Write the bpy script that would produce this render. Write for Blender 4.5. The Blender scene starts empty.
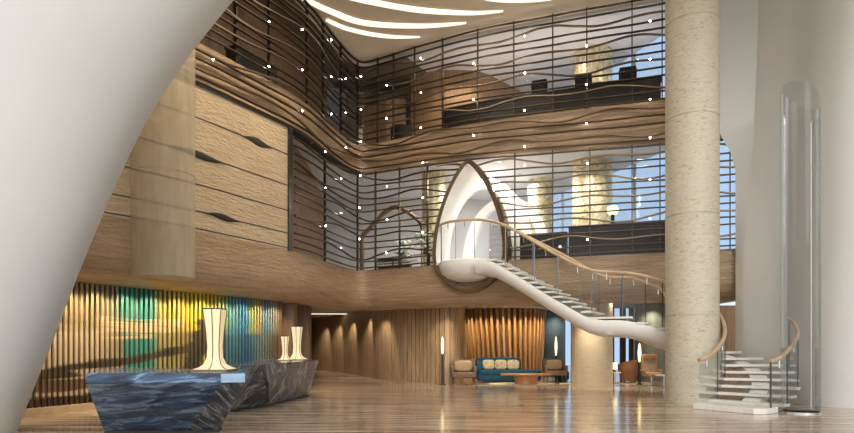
import bpy, math, random
from mathutils import Vector
random.seed(7)
PI = math.pi
C = bpy.context.scene.collection
F, CX, HY, EYE = 600.0, 427.0, 347.0, 1.5
K = 24.0                                        # distance to the inner corner of the facade

# ------------------------------------------------------------------ helpers
def at(px, D): return ((px - CX) / F * D, D)
def zat(py, D): return EYE + (HY - py) / F * D

class MB:
    def __init__(s): s.v = []; s.f = []; s.uv = None
    def add(s, vs, fs):
        n = len(s.v); s.v += [tuple(p) for p in vs]; s.f += [tuple(i + n for i in f) for f in fs]; return s
    def box(s, c, d, rz=0, tilt=None):
        hx, hy, hz = d[0]/2, d[1]/2, d[2]/2
        ca, sa = math.cos(rz), math.sin(rz)
        vs = []
        for x, y, z in ((-hx,-hy,-hz),(hx,-hy,-hz),(hx,hy,-hz),(-hx,hy,-hz),(-hx,-hy,hz),(hx,-hy,hz),(hx,hy,hz),(-hx,hy,hz)):
            vs.append((c[0]+x*ca-y*sa, c[1]+x*sa+y*ca, c[2]+z))
        return s.add(vs, [(3,2,1,0),(4,5,6,7),(0,1,5,4),(1,2,6,5),(2,3,7,6),(3,0,4,7)])
    def hexa(s, lo, hi):
        n = len(lo)
        fs = [tuple(reversed(range(n))), tuple(range(n, 2*n))] + [(i, (i+1) % n, n+(i+1) % n, n+i) for i in range(n)]
        return s.add(list(lo)+list(hi), fs)
    def prism(s, poly, z0, z1):
        return s.hexa([(x, y, z0) for x, y in poly], [(x, y, z1) for x, y in poly])
    def grid(s, rows, cu=False, cv=False, caps=False):
        m = len(rows[0]); n = len(rows)
        fs = []
        for i in range(n if cv else n-1):
            for j in range(m if cu else m-1):
                a, b = i, (i+1) % n; k = (j+1) % m
                fs.append((a*m+j, a*m+k, b*m+k, b*m+j))
        if caps: fs += [tuple(reversed(range(m))), tuple(range((n-1)*m, n*m))]
        return s.add([p for r in rows for p in r], fs)
    def lathe(s, c, prof, n=32, a0=0, a1=2*PI):
        full = abs(a1-a0-2*PI) < 1e-6
        rows = []
        for r, z in prof:
            rows.append([(c[0]+r*math.cos(a0+(a1-a0)*i/(n if full else n-1)), c[1]+r*math.sin(a0+(a1-a0)*i/(n if full else n-1)), c[2]+z) for i in range(n)])
        return s.grid(rows, cu=full, caps=full)
    def tube(s, pts, r, n=8):
        pts = [Vector(p) for p in pts]
        rows = []
        for i, p in enumerate(pts):
            t = (pts[min(i+1, len(pts)-1)] - pts[max(i-1, 0)]).normalized()
            up = Vector((0,0,1)) if abs(t.z) < .95 else Vector((1,0,0))
            a = t.cross(up).normalized(); b = a.cross(t)
            rr = r[i] if isinstance(r, (list, tuple)) else r
            rows.append([p + a*math.cos(2*PI*k/n)*rr + b*math.sin(2*PI*k/n)*rr for k in range(n)])
        return s.grid(rows, cu=True, caps=True)
    def bar(s, pts, w, h):
        """rectangular section swept along a mostly horizontal line"""
        pts = [Vector(p) for p in pts]; rows = []
        for i, p in enumerate(pts):
            t = (pts[min(i+1, len(pts)-1)] - pts[max(i-1, 0)]); t.z = 0; t.normalize()
            a = Vector((t.y, -t.x, 0)); u = Vector((0,0,1))
            rows.append([p+a*x*w+u*z*h for x, z in ((.5,.35),(.35,.5),(-.5,.5),(-.5,-.5),(.35,-.5),(.5,-.35))])
        return s.grid(rows, cu=True, caps=True)
    def soft(s, c, d, rz=0, e=.45, n=20, m=12):
        """soft cushion shape: superellipsoid"""
        rows = []
        sg = lambda v, p: math.copysign(abs(v)**p, v)
        ca, sa = math.cos(rz), math.sin(rz)
        for i in range(m+1):
            ph = -PI/2 + PI*i/m
            row = []
            for j in range(n):
                th = 2*PI*j/n
                x = d[0]/2*sg(math.cos(ph), e)*sg(math.cos(th), e); y = d[1]/2*sg(math.cos(ph), e)*sg(math.sin(th), e); z = d[2]/2*sg(math.sin(ph), e)
                row.append((c[0]+x*ca-y*sa, c[1]+x*sa+y*ca, c[2]+z))
            rows.append(row)
        return s.grid(rows, cu=True)

def obj(name, mb, mat, parent=None, smooth=True, bevel=0, uv=None, ang=38):
    me = bpy.data.meshes.new(name)
    off = Vector(parent.matrix_basis.translation) if parent else Vector((0,0,0))
    if parent and parent.parent: off = off + Vector(parent.parent.matrix_basis.translation)
    if parent and parent.get('_local'): off = Vector((0,0,0))
    me.from_pydata([tuple(Vector(v)-off) for v in mb.v], [], mb.f)
    import bmesh
    bm = bmesh.new(); bm.from_mesh(me)
    bmesh.ops.remove_doubles(bm, verts=bm.verts, dist=1e-5)
    bmesh.ops.recalc_face_normals(bm, faces=bm.faces)
    bm.to_mesh(me); bm.free()
    if uv:
        l = me.uv_layers.new(name='uv')
        for lp in me.loops:
            l.data[lp.index].uv = uv(Vector(me.vertices[lp.vertex_index].co)+off)
    me.materials.append(mat)
    if smooth:
        me.polygons.foreach_set('use_smooth', [True]*len(me.polygons))
        me.set_sharp_from_angle(angle=math.radians(ang))
    o = bpy.data.objects.new(name, me); C.objects.link(o)
    if parent: o.parent = parent
    if bevel:
        b = o.modifiers.new('bevel', 'BEVEL'); b.width = bevel; b.segments = 2; b.limit_method = 'ANGLE'
    return o
def thing(name, label, cat, loc=(0,0,0), group=None, local=False):
    o = bpy.data.objects.new(name, None); C.objects.link(o); o.location = loc
    o.empty_display_size = .2
    tag(o, label, cat, group)
    if local: o['_local'] = 1
    return o
def tag(o, label, cat, group=None):
    o['label'] = label; o['category'] = cat
    if group: o['group'] = group
    return o
def struct(name, mb, mat, **k):
    o = obj(name, mb, mat, **k); o['kind'] = 'structure'; return o
def dup(root, loc, rz=0, label=None, group=None):
    r = root.copy(); C.objects.link(r); r.location = loc; r.rotation_euler = (0,0,rz)
    if label: r['label'] = label
    if group: r['group'] = group
    for ch in list(root.children):
        c = ch.copy(); C.objects.link(c); c.parent = r
        for g in ch.children:
            d = g.copy(); C.objects.link(d); d.parent = c
    return r

# ------------------------------------------------------------------ materials
def mat(name, col, rough=.5, metal=0, spec=.5, emit=None, es=0):
    m = bpy.data.materials.new(name); m.use_nodes = True
    b = m.node_tree.nodes['Principled BSDF']
    b.inputs['Base Color'].default_value = (*col, 1); b.inputs['Roughness'].default_value = rough
    b.inputs['Metallic'].default_value = metal; b.inputs['Specular IOR Level'].default_value = spec
    if emit: b.inputs['Emission Color'].default_value = (*emit, 1); b.inputs['Emission Strength'].default_value = es
    return m
def N(m, t, **k):
    n = m.node_tree.nodes.new(t)
    for a, v in k.items():
        if a in n.inputs: n.inputs[a].default_value = v
        else: setattr(n, a, v)
    return n
def L(m, a, b): m.node_tree.links.new(a, b)
def ramp(m, stops, interp='LINEAR'):
    r = m.node_tree.nodes.new('ShaderNodeValToRGB'); r.color_ramp.interpolation = interp
    e = r.color_ramp.elements
    while len(e) < len(stops): e.new(.5)
    for i, (p, c) in enumerate(stops): e[i].position = p; e[i].color = (*c, 1) if len(c) == 3 else c
    return r
def noisy(name, stops, scale=(1,1,1), ns=5, detail=5, rough=.5, metal=0, bump=0, bscale=None, uv=False, dist=0, spec=.5, bdist=.02, nrough=.6):
    m = mat(name, (1,1,1), rough, metal, spec)
    b = m.node_tree.nodes['Principled BSDF']
    tc = N(m, 'ShaderNodeTexCoord'); mp = N(m, 'ShaderNodeMapping'); mp.inputs['Scale'].default_value = scale
    L(m, tc.outputs['UV' if uv else 'Object'], mp.inputs['Vector'])
    n = N(m, 'ShaderNodeTexNoise'); n.inputs['Scale'].default_value = ns; n.inputs['Detail'].default_value = detail
    n.inputs['Distortion'].default_value = dist; n.inputs['Roughness'].default_value = nrough
    L(m, mp.outputs[0], n.inputs['Vector'])
    r = ramp(m, stops); L(m, n.outputs['Fac'], r.inputs[0]); L(m, r.outputs[0], b.inputs['Base Color'])
    if bump:
        src = n
        if bscale:
            mp2 = N(m, 'ShaderNodeMapping'); mp2.inputs['Scale'].default_value = bscale
            L(m, tc.outputs['UV' if uv else 'Object'], mp2.inputs['Vector'])
            src = N(m, 'ShaderNodeTexNoise'); src.inputs['Scale'].default_value = 1; src.inputs['Detail'].default_value = 3; src.inputs['Distortion'].default_value = .6
            L(m, mp2.outputs[0], src.inputs['Vector'])
        bp = N(m, 'ShaderNodeBump'); bp.inputs['Strength'].default_value = bump; bp.inputs['Distance'].default_value = bdist
        L(m, src.outputs['Fac'], bp.inputs['Height']); L(m, bp.outputs[0], b.inputs['Normal'])
    return m
def glassy(name, tint=(.93,.95,.95), refl=1.0, ior=1.45, gcol=(1,1,1)):
    m = bpy.data.materials.new(name); m.use_nodes = True; nt = m.node_tree; nt.nodes.clear()
    o = nt.nodes.new('ShaderNodeOutputMaterial'); t = nt.nodes.new('ShaderNodeBsdfTransparent'); t.inputs[0].default_value = (*tint, 1)
    g = nt.nodes.new('ShaderNodeBsdfGlossy'); g.inputs['Roughness'].default_value = .02; g.inputs[0].default_value = (*gcol, 1)
    fr = nt.nodes.new('ShaderNodeFresnel'); fr.inputs[0].default_value = ior
    mu = nt.nodes.new('ShaderNodeMath'); mu.operation = 'MULTIPLY'; mu.inputs[1].default_value = refl; mu.use_clamp = True
    mx = nt.nodes.new('ShaderNodeMixShader')
    L(m, fr.outputs[0], mu.inputs[0]); L(m, mu.outputs[0], mx.inputs[0]); L(m, t.outputs[0], mx.inputs[1]); L(m, g.outputs[0], mx.inputs[2]); L(m, mx.outputs[0], o.inputs[0])
    return m

M = {}
M['shell'] = noisy('white plaster', [(.3,(.63,.635,.62)),(.7,(.67,.67,.655))], ns=.6, rough=.55)
M['ceiling'] = mat('ceiling paint', (.83,.71,.55), .7)
M['inceil'] = mat('inner ceiling paint', (.74,.73,.74), .7)
M['inwall'] = noisy('grey plaster', [(.3,(.55,.53,.52)),(.7,(.62,.60,.59))], ns=.5, rough=.6)
M['taupewall'] = noisy('taupe wall', [(.3,(.20,.16,.115)),(.7,(.25,.20,.145))], ns=.5, rough=.6)
M['panel'] = noisy('carved wood panel', [(.3,(.40,.30,.19)),(.5,(.50,.39,.265)),(.7,(.57,.46,.325))], scale=(.5,7,1), ns=2.2, uv=True, rough=.4, bump=.9, bscale=(5,17,1), bdist=.06)
M['band'] = noisy('oak band', [(.3,(.25,.165,.095)),(.5,(.37,.255,.155)),(.7,(.45,.33,.215))], scale=(.35,8,1), ns=2, uv=True, rough=.36, bump=.75, bscale=(5,15,1), bdist=.05)
M['brown'] = noisy('brown wood', [(.3,(.22,.125,.06)),(.7,(.36,.215,.11))], scale=(6,6,.5), ns=1.5, rough=.45)
M['dark'] = noisy('dark stained wood', [(.3,(.016,.013,.012)),(.7,(.03,.025,.022))], scale=(1,1,5), ns=2, rough=.35)
M['umber'] = noisy('umber panelling', [(.3,(.15,.09,.05)),(.7,(.25,.155,.085))], scale=(6,6,.5), ns=1.5, rough=.45)
M['wenge'] = noisy('umber wood', [(.3,(.12,.065,.035)),(.7,(.2,.115,.062))], scale=(9,9,.6), ns=2, rough=.45)
M['bronze'] = mat('dark bronze', (.09,.066,.048), .32, .85)
M['bronze_light'] = mat('brushed bronze', (.22,.165,.115), .34, .9)
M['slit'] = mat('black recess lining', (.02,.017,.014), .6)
M['steel'] = mat('dark steel', (.10,.105,.11), .3, .9)
M['chrome'] = mat('polished steel', (.75,.74,.72), .18, 1)
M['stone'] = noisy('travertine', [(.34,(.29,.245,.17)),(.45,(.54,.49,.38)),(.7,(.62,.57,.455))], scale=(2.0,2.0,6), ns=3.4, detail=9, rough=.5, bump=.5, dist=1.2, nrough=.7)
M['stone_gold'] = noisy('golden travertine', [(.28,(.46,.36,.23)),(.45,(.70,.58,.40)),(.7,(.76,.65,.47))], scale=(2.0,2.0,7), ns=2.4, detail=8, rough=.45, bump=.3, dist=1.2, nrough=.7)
M['joint'] = mat('stone joint', (.22,.2,.17), .7)
M['white'] = noisy('white lacquer', [(.3,(.80,.78,.74)),(.7,(.84,.82,.78))], ns=1, rough=.3)
M['tread'] = noisy('white marble', [(.3,(.72,.70,.66)),(.7,(.82,.80,.76))], scale=(1,6,1), ns=2, rough=.25)
M['oak_rail'] = noisy('pale oak rail', [(.3,(.45,.31,.19)),(.7,(.58,.43,.29))], ns=4, rough=.35)
M['glass'] = glassy('clear glass', (.96,.97,.97), .06)
M['stairglass'] = glassy('balustrade glass', (.92,.93,.925), .45)
M['drumglass'] = glassy('curved door glass', (.88,.885,.88), .35)
M['blueglass'] = glassy('blue tinted glass', (.80,.88,.97), .3)
M['gold'] = None
M['spot'] = mat('lamp lens', (1,1,1), .3, emit=(1,.96,.88), es=40)
M['lens'] = mat('cove diffuser', (1,1,1), .5, emit=(1,.90,.68), es=1.05)
M['down'] = mat('downlight lens', (1,1,1), .5, emit=(1,.95,.86), es=14)
M['flame'] = mat('lamp glow', (1,.95,.8), .5, emit=(1,.80,.36), es=2.2)
M['teal'] = noisy('teal velvet', [(.3,(.0,.035,.075)),(.7,(.004,.07,.125))], ns=8, rough=.75)
M['tan'] = noisy('tan leather', [(.3,(.33,.22,.13)),(.7,(.45,.31,.19))], ns=6, rough=.5)
M['tanlight'] = noisy('camel cloth', [(.3,(.38,.26,.14)),(.7,(.48,.34,.20))], ns=30, rough=.8)
M['taupe'] = noisy('taupe cloth', [(.3,(.15,.10,.065)),(.7,(.21,.145,.095))], ns=30, rough=.8)
M['rust'] = noisy('russet leather', [(.3,(.24,.11,.05)),(.7,(.36,.18,.09))], ns=6, rough=.5)
M['cherry'] = noisy('cherry wood', [(.3,(.36,.15,.055)),(.7,(.50,.24,.10))], scale=(1,8,1), ns=3, rough=.3)
M['rug'] = noisy('cream rug', [(.3,(.55,.44,.26)),(.7,(.72,.62,.42))], scale=(2,5,1), ns=1, rough=.9)
M['sage'] = noisy('grey green stone', [(.3,(.17,.17,.13)),(.7,(.27,.27,.21))], scale=(5,5,.6), ns=1.5, rough=.5)
M['black'] = mat('black cloth', (.012,.011,.011), .7)
M['petal'] = mat('white petals', (.85,.84,.75), .6)
M['leafg'] = mat('green leaves', (.07,.14,.03), .6)
M['offwhite'] = mat('off white lacquer', (.72,.70,.66), .4)

def mk_gold():
    m = mat('gold mosaic', (.8,.6,.25), .35, .45); b = m.node_tree.nodes['Principled BSDF']
    tc = N(m, 'ShaderNodeTexCoord'); v = N(m, 'ShaderNodeTexVoronoi'); v.inputs['Scale'].default_value = 11
    L(m, tc.outputs['Object'], v.inputs['Vector'])
    r = ramp(m, [(.0,(.42,.33,.16)),(.5,(.70,.60,.38)),(1,(.88,.82,.64))]); L(m, v.outputs['Color'], r.inputs[0])
    L(m, r.outputs[0], b.inputs['Base Color'])
    bp = N(m, 'ShaderNodeBump'); bp.inputs['Strength'].default_value = .35; bp.inputs['Distance'].default_value = .015
    L(m, v.outputs['Distance'], bp.inputs['Height']); L(m, bp.outputs[0], b.inputs['Normal'])
    return m
M['gold'] = mk_gold()

def mk_floor():
    m = mat('striped travertine floor', (1,1,1), .14, spec=.6); b = m.node_tree.nodes['Principled BSDF']
    tc = N(m, 'ShaderNodeTexCoord'); mp = N(m, 'ShaderNodeMapping'); mp.inputs['Scale'].default_value = (.2,3.2,1); mp.inputs['Rotation'].default_value = (0,0,.03)
    L(m, tc.outputs['Object'], mp.inputs['Vector'])
    n = N(m, 'ShaderNodeTexNoise'); n.inputs['Scale'].default_value = 1.6; n.inputs['Detail'].default_value = 8; n.inputs['Roughness'].default_value = .68; n.inputs['Distortion'].default_value = .35
    L(m, mp.outputs[0], n.inputs['Vector'])
    r = ramp(m, [(.32,(.12,.075,.047)),(.44,(.34,.245,.17)),(.52,(.56,.44,.33)),(.60,(.74,.63,.50)),(.68,(.30,.21,.145)),(.78,(.55,.44,.34))]); L(m, n.outputs['Fac'], r.inputs[0])
    br = N(m, 'ShaderNodeTexBrick'); br.inputs['Scale'].default_value = 1; br.inputs['Brick Width'].default_value = 2.4; br.inputs['Row Height'].default_value = .6
    br.inputs['Mortar Size'].default_value = .006; br.inputs['Color1'].default_value = (1,1,1,1); br.inputs['Color2'].default_value = (.84,.82,.80,1); br.inputs['Mortar'].default_value = (.55,.5,.45,1)
    L(m, tc.outputs['Object'], br.inputs['Vector'])
    mx = N(m, 'ShaderNodeMix', data_type='RGBA', blend_type='MULTIPLY'); mx.inputs['Factor'].default_value = .7
    L(m, r.outputs[0], mx.inputs['A']); L(m, br.outputs['Color'], mx.inputs['B']); L(m, mx.outputs['Result'], b.inputs['Base Color'])
    return m
M['floor'] = mk_floor()

def mk_marble(name, stops, rot, sc, ns=1.6):
    m = mat(name, (1,1,1), .16, spec=.6); b = m.node_tree.nodes['Principled BSDF']
    tc = N(m, 'ShaderNodeTexCoord'); m0 = N(m, 'ShaderNodeMapping'); m0.inputs['Rotation'].default_value = rot; mp = N(m, 'ShaderNodeMapping'); mp.inputs['Scale'].default_value = sc
    L(m, tc.outputs['Object'], m0.inputs['Vector']); L(m, m0.outputs[0], mp.inputs['Vector'])
    n = N(m, 'ShaderNodeTexNoise'); n.inputs['Scale'].default_value = ns; n.inputs['Detail'].default_value = 10; n.inputs['Roughness'].default_value = .66; n.inputs['Distortion'].default_value = .9
    L(m, mp.outputs[0], n.inputs['Vector'])
    r = ramp(m, stops); L(m, n.outputs['Fac'], r.inputs[0]); L(m, r.outputs[0], b.inputs['Base Color'])
    return m
BL = [(.34,(.008,.018,.042)),(.44,(.022,.055,.12)),(.52,(.055,.12,.24)),(.58,(.24,.36,.50)),(.62,(.06,.12,.23)),(.72,(.36,.45,.55))]
GR = [(.32,(.012,.020,.036)),(.46,(.035,.055,.09)),(.54,(.09,.12,.165)),(.58,(.36,.38,.41)),(.62,(.08,.10,.14)),(.72,(.45,.46,.48))]
M['marble_blue'] = mk_marble('blue marble', BL, (0,.12,0), (.4,1,2.2), 3.2)
M['marble_grey'] = mk_marble('grey blue marble', GR, (.6,.85,0), (.32,.32,3.2), 3.6)
M['marble_reflection'] = mk_marble('blue marble with painted reflection', [(.3,(.12,.22,.36)),(.6,(.30,.45,.62)),(.8,(.55,.66,.76))], (0,.1,0), (.6,1,3))

def mk_shade():
    m = mat('parchment shade', (.62,.52,.34), .6); b = m.node_tree.nodes['Principled BSDF']
    tc = N(m, 'ShaderNodeTexCoord'); n = N(m, 'ShaderNodeTexNoise'); n.inputs['Scale'].default_value = 5; n.inputs['Detail'].default_value = 4
    L(m, tc.outputs['Object'], n.inputs['Vector'])
    r = ramp(m, [(.3,(.95,.70,.36)),(.7,(1,.84,.52))]); L(m, n.outputs['Fac'], r.inputs[0])
    L(m, r.outputs[0], b.inputs['Emission Color']); b.inputs['Emission Strength'].default_value = .46
    return m
M['shade'] = mk_shade()

# ------------------------------------------------------------------ facade path (plan curve)
def catmull(pts, n=16):
    out = []
    P = [pts[0]] + list(pts) + [pts[-1]]
    for i in range(1, len(P)-2):
        p0, p1, p2, p3 = (Vector(P[i+k]) for k in (-1,0,1,2))
        for j in range(n):
            t = j/n
            out.append(.5*((2*p1)+(p2-p0)*t+(2*p0-5*p1+4*p2-p3)*t*t+(3*p1-p0-3*p2+p3)*t**3))
    out.append(Vector(pts[-1])); return out
class Path:
    def __init__(s, pts, n=16):
        s.p = catmull([Vector((a[0], a[1])) for a in pts], n); s.c = [0]
        for a, b in zip(s.p, s.p[1:]): s.c.append(s.c[-1]+(b-a).length)
        s.len = s.c[-1]
    def pos(s, t, off=0):
        t = min(max(t, 0), s.len)
        lo, hi = 0, len(s.c)-1
        while hi-lo > 1:
            m = (lo+hi)//2
            if s.c[m] <= t: lo = m
            else: hi = m
        f = (t-s.c[lo])/max(1e-9, s.c[hi]-s.c[lo])
        p = s.p[lo].lerp(s.p[hi], f)
        if off:
            a = s.p[max(lo-2,0)]; b = s.p[min(hi+2, len(s.p)-1)]; d = (b-a).normalized()
            p = p+Vector((d.y, -d.x))*off
        return p
    def tan(s, t):
        return (s.pos(min(t+.1, s.len))-s.pos(max(t-.1, 0))).normalized()
    def s_px(s, px):
        best = min(range(401), key=lambda i: abs(CX+F*s.pos(s.len*i/400).x/s.pos(s.len*i/400).y-px))
        lo, hi = s.len*max(best-1,0)/400, s.len*min(best+1,400)/400
        return min((lo+(hi-lo)*j/20 for j in range(21)), key=lambda t: abs(CX+F*s.pos(t).x/s.pos(t).y-px))
    def rng(s, a, b, step=.2):
        n = max(2, int(abs(b-a)/step)+1); return [a+(b-a)*i/(n-1) for i in range(n)]
FAC = Path([at(px, K*r) for px, r in ((4,.505),(80,.56),(193,.655),(245,.72),(287,.785),(309,.835),(332,.915),(349,.975),(363,.998),(384,.98),(427,.938),(478,.897),(554,.857),(629,.823),(667,.806),(735,.776),(800,.75))])
SPX = FAC.s_px
S_COR = SPX(358)
def Z_band(s):                                    # underside of the upper balcony band
    return 8.5 if s < S_COR else 8.5-.45*(s-S_COR)/(SPX(735)-S_COR)
def fsweep(path, a, b, prof, step=.2, close=True):
    """closed (offset, z) profile swept along the plan curve; z may be a function of s"""
    mb = MB(); rows = []
    for s in path.rng(a, b, step):
        rows.append([(*path.pos(s, o), z(s) if callable(z) else z) for o, z in prof])
    mb.grid(rows, cu=close, caps=close); return mb
def uv_path(path):
    cache = {}
    ss = [path.len*i/600 for i in range(601)]; pp = [path.pos(s) for s in ss]
    def f(co):
        k = (round(co.x,3), round(co.y,3))
        if k not in cache:
            q = Vector((co.x, co.y)); cache[k] = ss[min(range(601), key=lambda i: (pp[i]-q).length_squared)]
        return (cache[k], co.z)
    return f
UVF = uv_path(FAC)

WIN = [(9.75,18.9), (8.6,21.5), (7.5,24.4), (5.2,29.4)]
CEIL, L3, L2, G = 12.9, 9.5, 4.54, 3.4
# ------------------------------------------------------------------ room shell
struct('floor', MB().box((0,20,-.1), (60,60,.2)), M['floor'], smooth=False)
struct('ceiling', MB().prism([(-22,8.5),(22,8.5),(22,18.6),(10,18.6)]+WIN[1:]+[(5.2,33),(0,35),(-18,44),(-22,44)], CEIL, CEIL+.3), M['ceiling'], smooth=False)
S0, S1 = .05, FAC.len
def slab(z0, z1, back, off=-.25):
    pts = [tuple(FAC.pos(s, off)) for s in FAC.rng(S0, S1, .4)]
    return MB().prism(pts+back+[(-18,44),(-18,12.1)], z0, z1)
BACK = WIN[1:]+[(5.2,33),(0,35)]
struct('floor_middle', slab(G+.02, L2, [(13,18.6),(13,29.9),(5.2,29.9),(5.2,44)]), M['inwall'], smooth=False)
struct('floor_upper', slab(8.55, L3, BACK), M['inceil'], smooth=False)
struct('ceiling_upper', slab(12.8, CEIL+.02, BACK), M['inceil'], smooth=False)
# lower balcony band with rolled soffit lip
prof = [(0,L2+.02),(0,3.75),(-.03,3.5),(-.12,3.28),(-.3,3.12),(-.6,3.04),(-1.0,3.02),(-1.0,3.35),(-.35,3.42),(-.25,3.6),(-.25,L2+.02)]
struct('wall_balcony_lower', fsweep(FAC, S0, S1, prof), M['band'], uv=UVF)
struct('wall_balcony_upper', fsweep(FAC, S0, S1, [(0,L3+.05),(0,Z_band),(-.25,Z_band),(-.25,L3+.05)]), M['band'], uv=UVF)
# dark shadow gap and soffit under upper band
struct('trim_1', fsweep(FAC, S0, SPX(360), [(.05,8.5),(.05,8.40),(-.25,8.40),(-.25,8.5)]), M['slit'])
# left wall of carved courses with recessed joints
SJ = SPX(288)
zs = [L2+.02,4.56+.06,5.08,5.79,6.58,7.55,8.40]
prof = [(0,zs[0])]
for z in zs[1:-1]: prof += [(0,z-.016),(-.05,z-.016),(-.05,z+.016),(0,z+.016)]
prof += [(0,8.40),(-.2,8.40),(-.2,zs[0])]
struct('wall_left', fsweep(FAC, S0, SJ, prof), M['panel'], uv=UVF, ang=25)
struct('trim_2', fsweep(FAC, SJ-.02, SJ+.16, [(.06,8.42),(.06,L2),(-.25,L2),(-.25,8.42)]), M['steel'])
for i, z in enumerate(zs[1:-1]):
    struct('trim_%d' % (i+5), fsweep(FAC, S0, SJ-.03, [(.004,z+.017),(.004,z-.017),(-.04,z-.017),(-.04,z+.017)]), M['steel'])
# lens shaped slots in the joints of the left wall
for i, (pa, pb, z, h) in enumerate(((243,272,7.55,.20),(168,225,6.58,.17),(205,240,5.08,.15))):
    a, b = SPX(pa), SPX(pb); rows = []
    for j in range(17):
        t = j/16; s = a+(b-a)*t; hh = .012+h*.5*math.sin(PI*t)**1.6; sk = .02*math.sin(2*PI*t)
        rows.append([(*FAC.pos(s, o), z+sk+k*hh) for o, k in ((.012,-1),(.03,-.6),(.03,.6),(.012,1),(-.03,1),(-.03,-1))])
    o = obj('wall_slot', MB().grid(rows, cu=True, caps=True), M['slit'])
    tag(o, ('dark lens shaped slot in the carved wood wall near its steel jamb', 'long dark lens shaped slot in the middle of the carved wood wall', 'lowest dark lens shaped slot in the carved wood wall')[i], 'slot', 'dark slots in the carved wall')

struct('ceiling_corner', fsweep(FAC, S0, SPX(402), [(-.2,12.79),(-.2,12.76),(-2.6,12.76),(-2.6,12.79)]), M['taupewall'])
# inner walls of the upper floors
def wall_line(name, pts, z0, z1, m, th=.15):
    p = Path(pts, 8)
    return struct(name, fsweep(p, 0, p.len, [(0,z1),(0,z0),(-th,z0),(-th,z1)], .35), m)
wall_line('wall_upper_left', [tuple(FAC.pos(s, -1.2)) for s in FAC.rng(.3, SPX(352), .8)], L3, CEIL, M['umber'])
wall_line('wall_upper_back', [at(346,26.6), at(375,26.8), at(398,26.4), at(409,25.8)], L3, CEIL, M['taupewall'])
wall_line('wall_upper_lounge', [at(411,25.0), at(440,24.5), at(478,24.6), at(500,25.4), at(532,27.2)], L3, CEIL, M['brown'])
wall_line('wall_middle_back', [(-9,28), (-2.5,28.3), (1.0,28.4), (5.1,29.6)], L2, 8.55, M['inwall'])
wall_line('wall_middle_left', [(-4.7,19.5), (-4.6,23), (-4.9,28.2)], L2, 8.55, M['brown'])
wall_line('wall_upper_far', [(-14,34), (0,33.5), (5.1,29.6)], L3, CEIL, M['inwall'])
def window(name, z0, z1, label_off):
    p = Path(WIN, 6); w = struct(name, fsweep(p, 0, p.len, [(0,z1),(0,z0),(-.03,z0),(-.03,z1)], .8), M['blueglass'])
    fr = MB()
    for k in range(1, 5):
        q = p.pos(p.len*k/5); fr.box((q.x, q.y, (z0+z1)/2), (.06,.1,z1-z0), .4)
    o = obj('window_frame', fr, M['offwhite'], w); return w
window('window_1', L2, 8.55, 0); window('window_2', L3, CEIL, 0)

# glazing just behind the screens
def glazing(name, a, b, z0, z1, hole=None):
    mb = MB(); ss = FAC.rng(a, b, .3)
    for s, t in zip(ss, ss[1:]):
        for k in range(12):
            za = [(z(s_) if callable(z) else z) for s_ in (s, t) for z in (z0, z1)]
            q = []
            for s_, (lo, hi) in ((s, za[:2]), (t, za[2:])):
                q.append(((*FAC.pos(s_, -.05), lo+(hi-lo)*k/12), (*FAC.pos(s_, -.05), lo+(hi-lo)*(k+1)/12)))
            if hole and hole((s+t)/2, (q[0][0][2]+q[0][1][2])/2): continue
            mb.add([q[0][0], q[1][0], q[1][1], q[0][1]], [(0,1,2,3)])
    return struct(name, mb, M['glass'], smooth=True)
# teardrop portal outline, in (s, z) of the facade
SP = SPX(471); PB, PT = 3.62, 8.0
def half(z):
    t = (z-PB)/(PT-PB)
    if t <= 0 or t >= 1: return 0
    return 1.26*(math.sin(PI*min(1, t/.28)/2)**.55 if t < .28 else math.cos((t-.28)/.72*PI/2)**.74)
def in_portal(s, z, m=0): return abs(s-SP) < half(z)+m and PB < z < PT
glazing('window_3', SPX(350), S1, L2, lambda s: min(8.4, Z_band(s)), lambda s, z: in_portal(s, z, .12))
glazing('window_4', SPX(372), SPX(690), L3, CEIL)

# ------------------------------------------------------------------ wavy bronze screens
def wave(s, i, amp):
    left = max(0, min(1, (S_COR+1.5-s)/3))
    a = amp*(1+.4*left)
    ph = (s-S_COR)*(.62 if s < S_COR else 1.12)
    v = math.sin(ph*1.75+i*1.9)*.62+math.sin(ph*.9+i*.8)*.5
    return a*max(-1, min(1, v*abs(v)**.2))
def rod(parent, s0, s1, z0, i, m, amp, hole=False, zmax=None, zmin=None):
    mb = MB(); seg = []
    def flush():
        if len(seg) > 1: mb.bar(seg, .075, .042 if amp < .1 else .052)
        seg.clear()
    for s in FAC.rng(s0, s1, .16):
        z = z0(s)+wave(s, i, amp)
        if zmax: z = min(z, zmax)
        if zmin: z = max(z, zmin)
        if hole and in_portal(s, z, .04): flush(); continue
        seg.append((*FAC.pos(s, .12), z))
    flush()
    if mb.v: obj('rod', mb, m, parent)
def mullion(parent, px, z0, z1):
    s = SPX(px); p = FAC.pos(s, .03); t = FAC.tan(s)
    obj('mullion', MB().box((p.x, p.y, (z0+z1)/2), (.035,.09,z1-z0), math.atan2(t.y, t.x)), M['bronze'], parent, smooth=False)
up = thing('metal_screen', 'bronze screen of wavy horizontal rods wrapping the top balcony under the ceiling', 'screen', (*FAC.pos(S_COR), L3))
nr = 19
for i in range(nr):
    f = i/(nr-1)
    wv = i % 3 == 1
    rod(up, S0, SPX(690), lambda s: Z_band(s)+.08+(CEIL-.1-Z_band(s)-.08)*f, i, M['bronze_light'] if wv else M['bronze'], .15 if wv else .014, zmax=CEIL-.04)
for px in (235,268,306,322,340,357,378,394,415,443,478,514,553,587,632,662): mullion(up, px, L3+.05, CEIL)
SM0, SM1 = SJ+.18, SPX(737)
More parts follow.
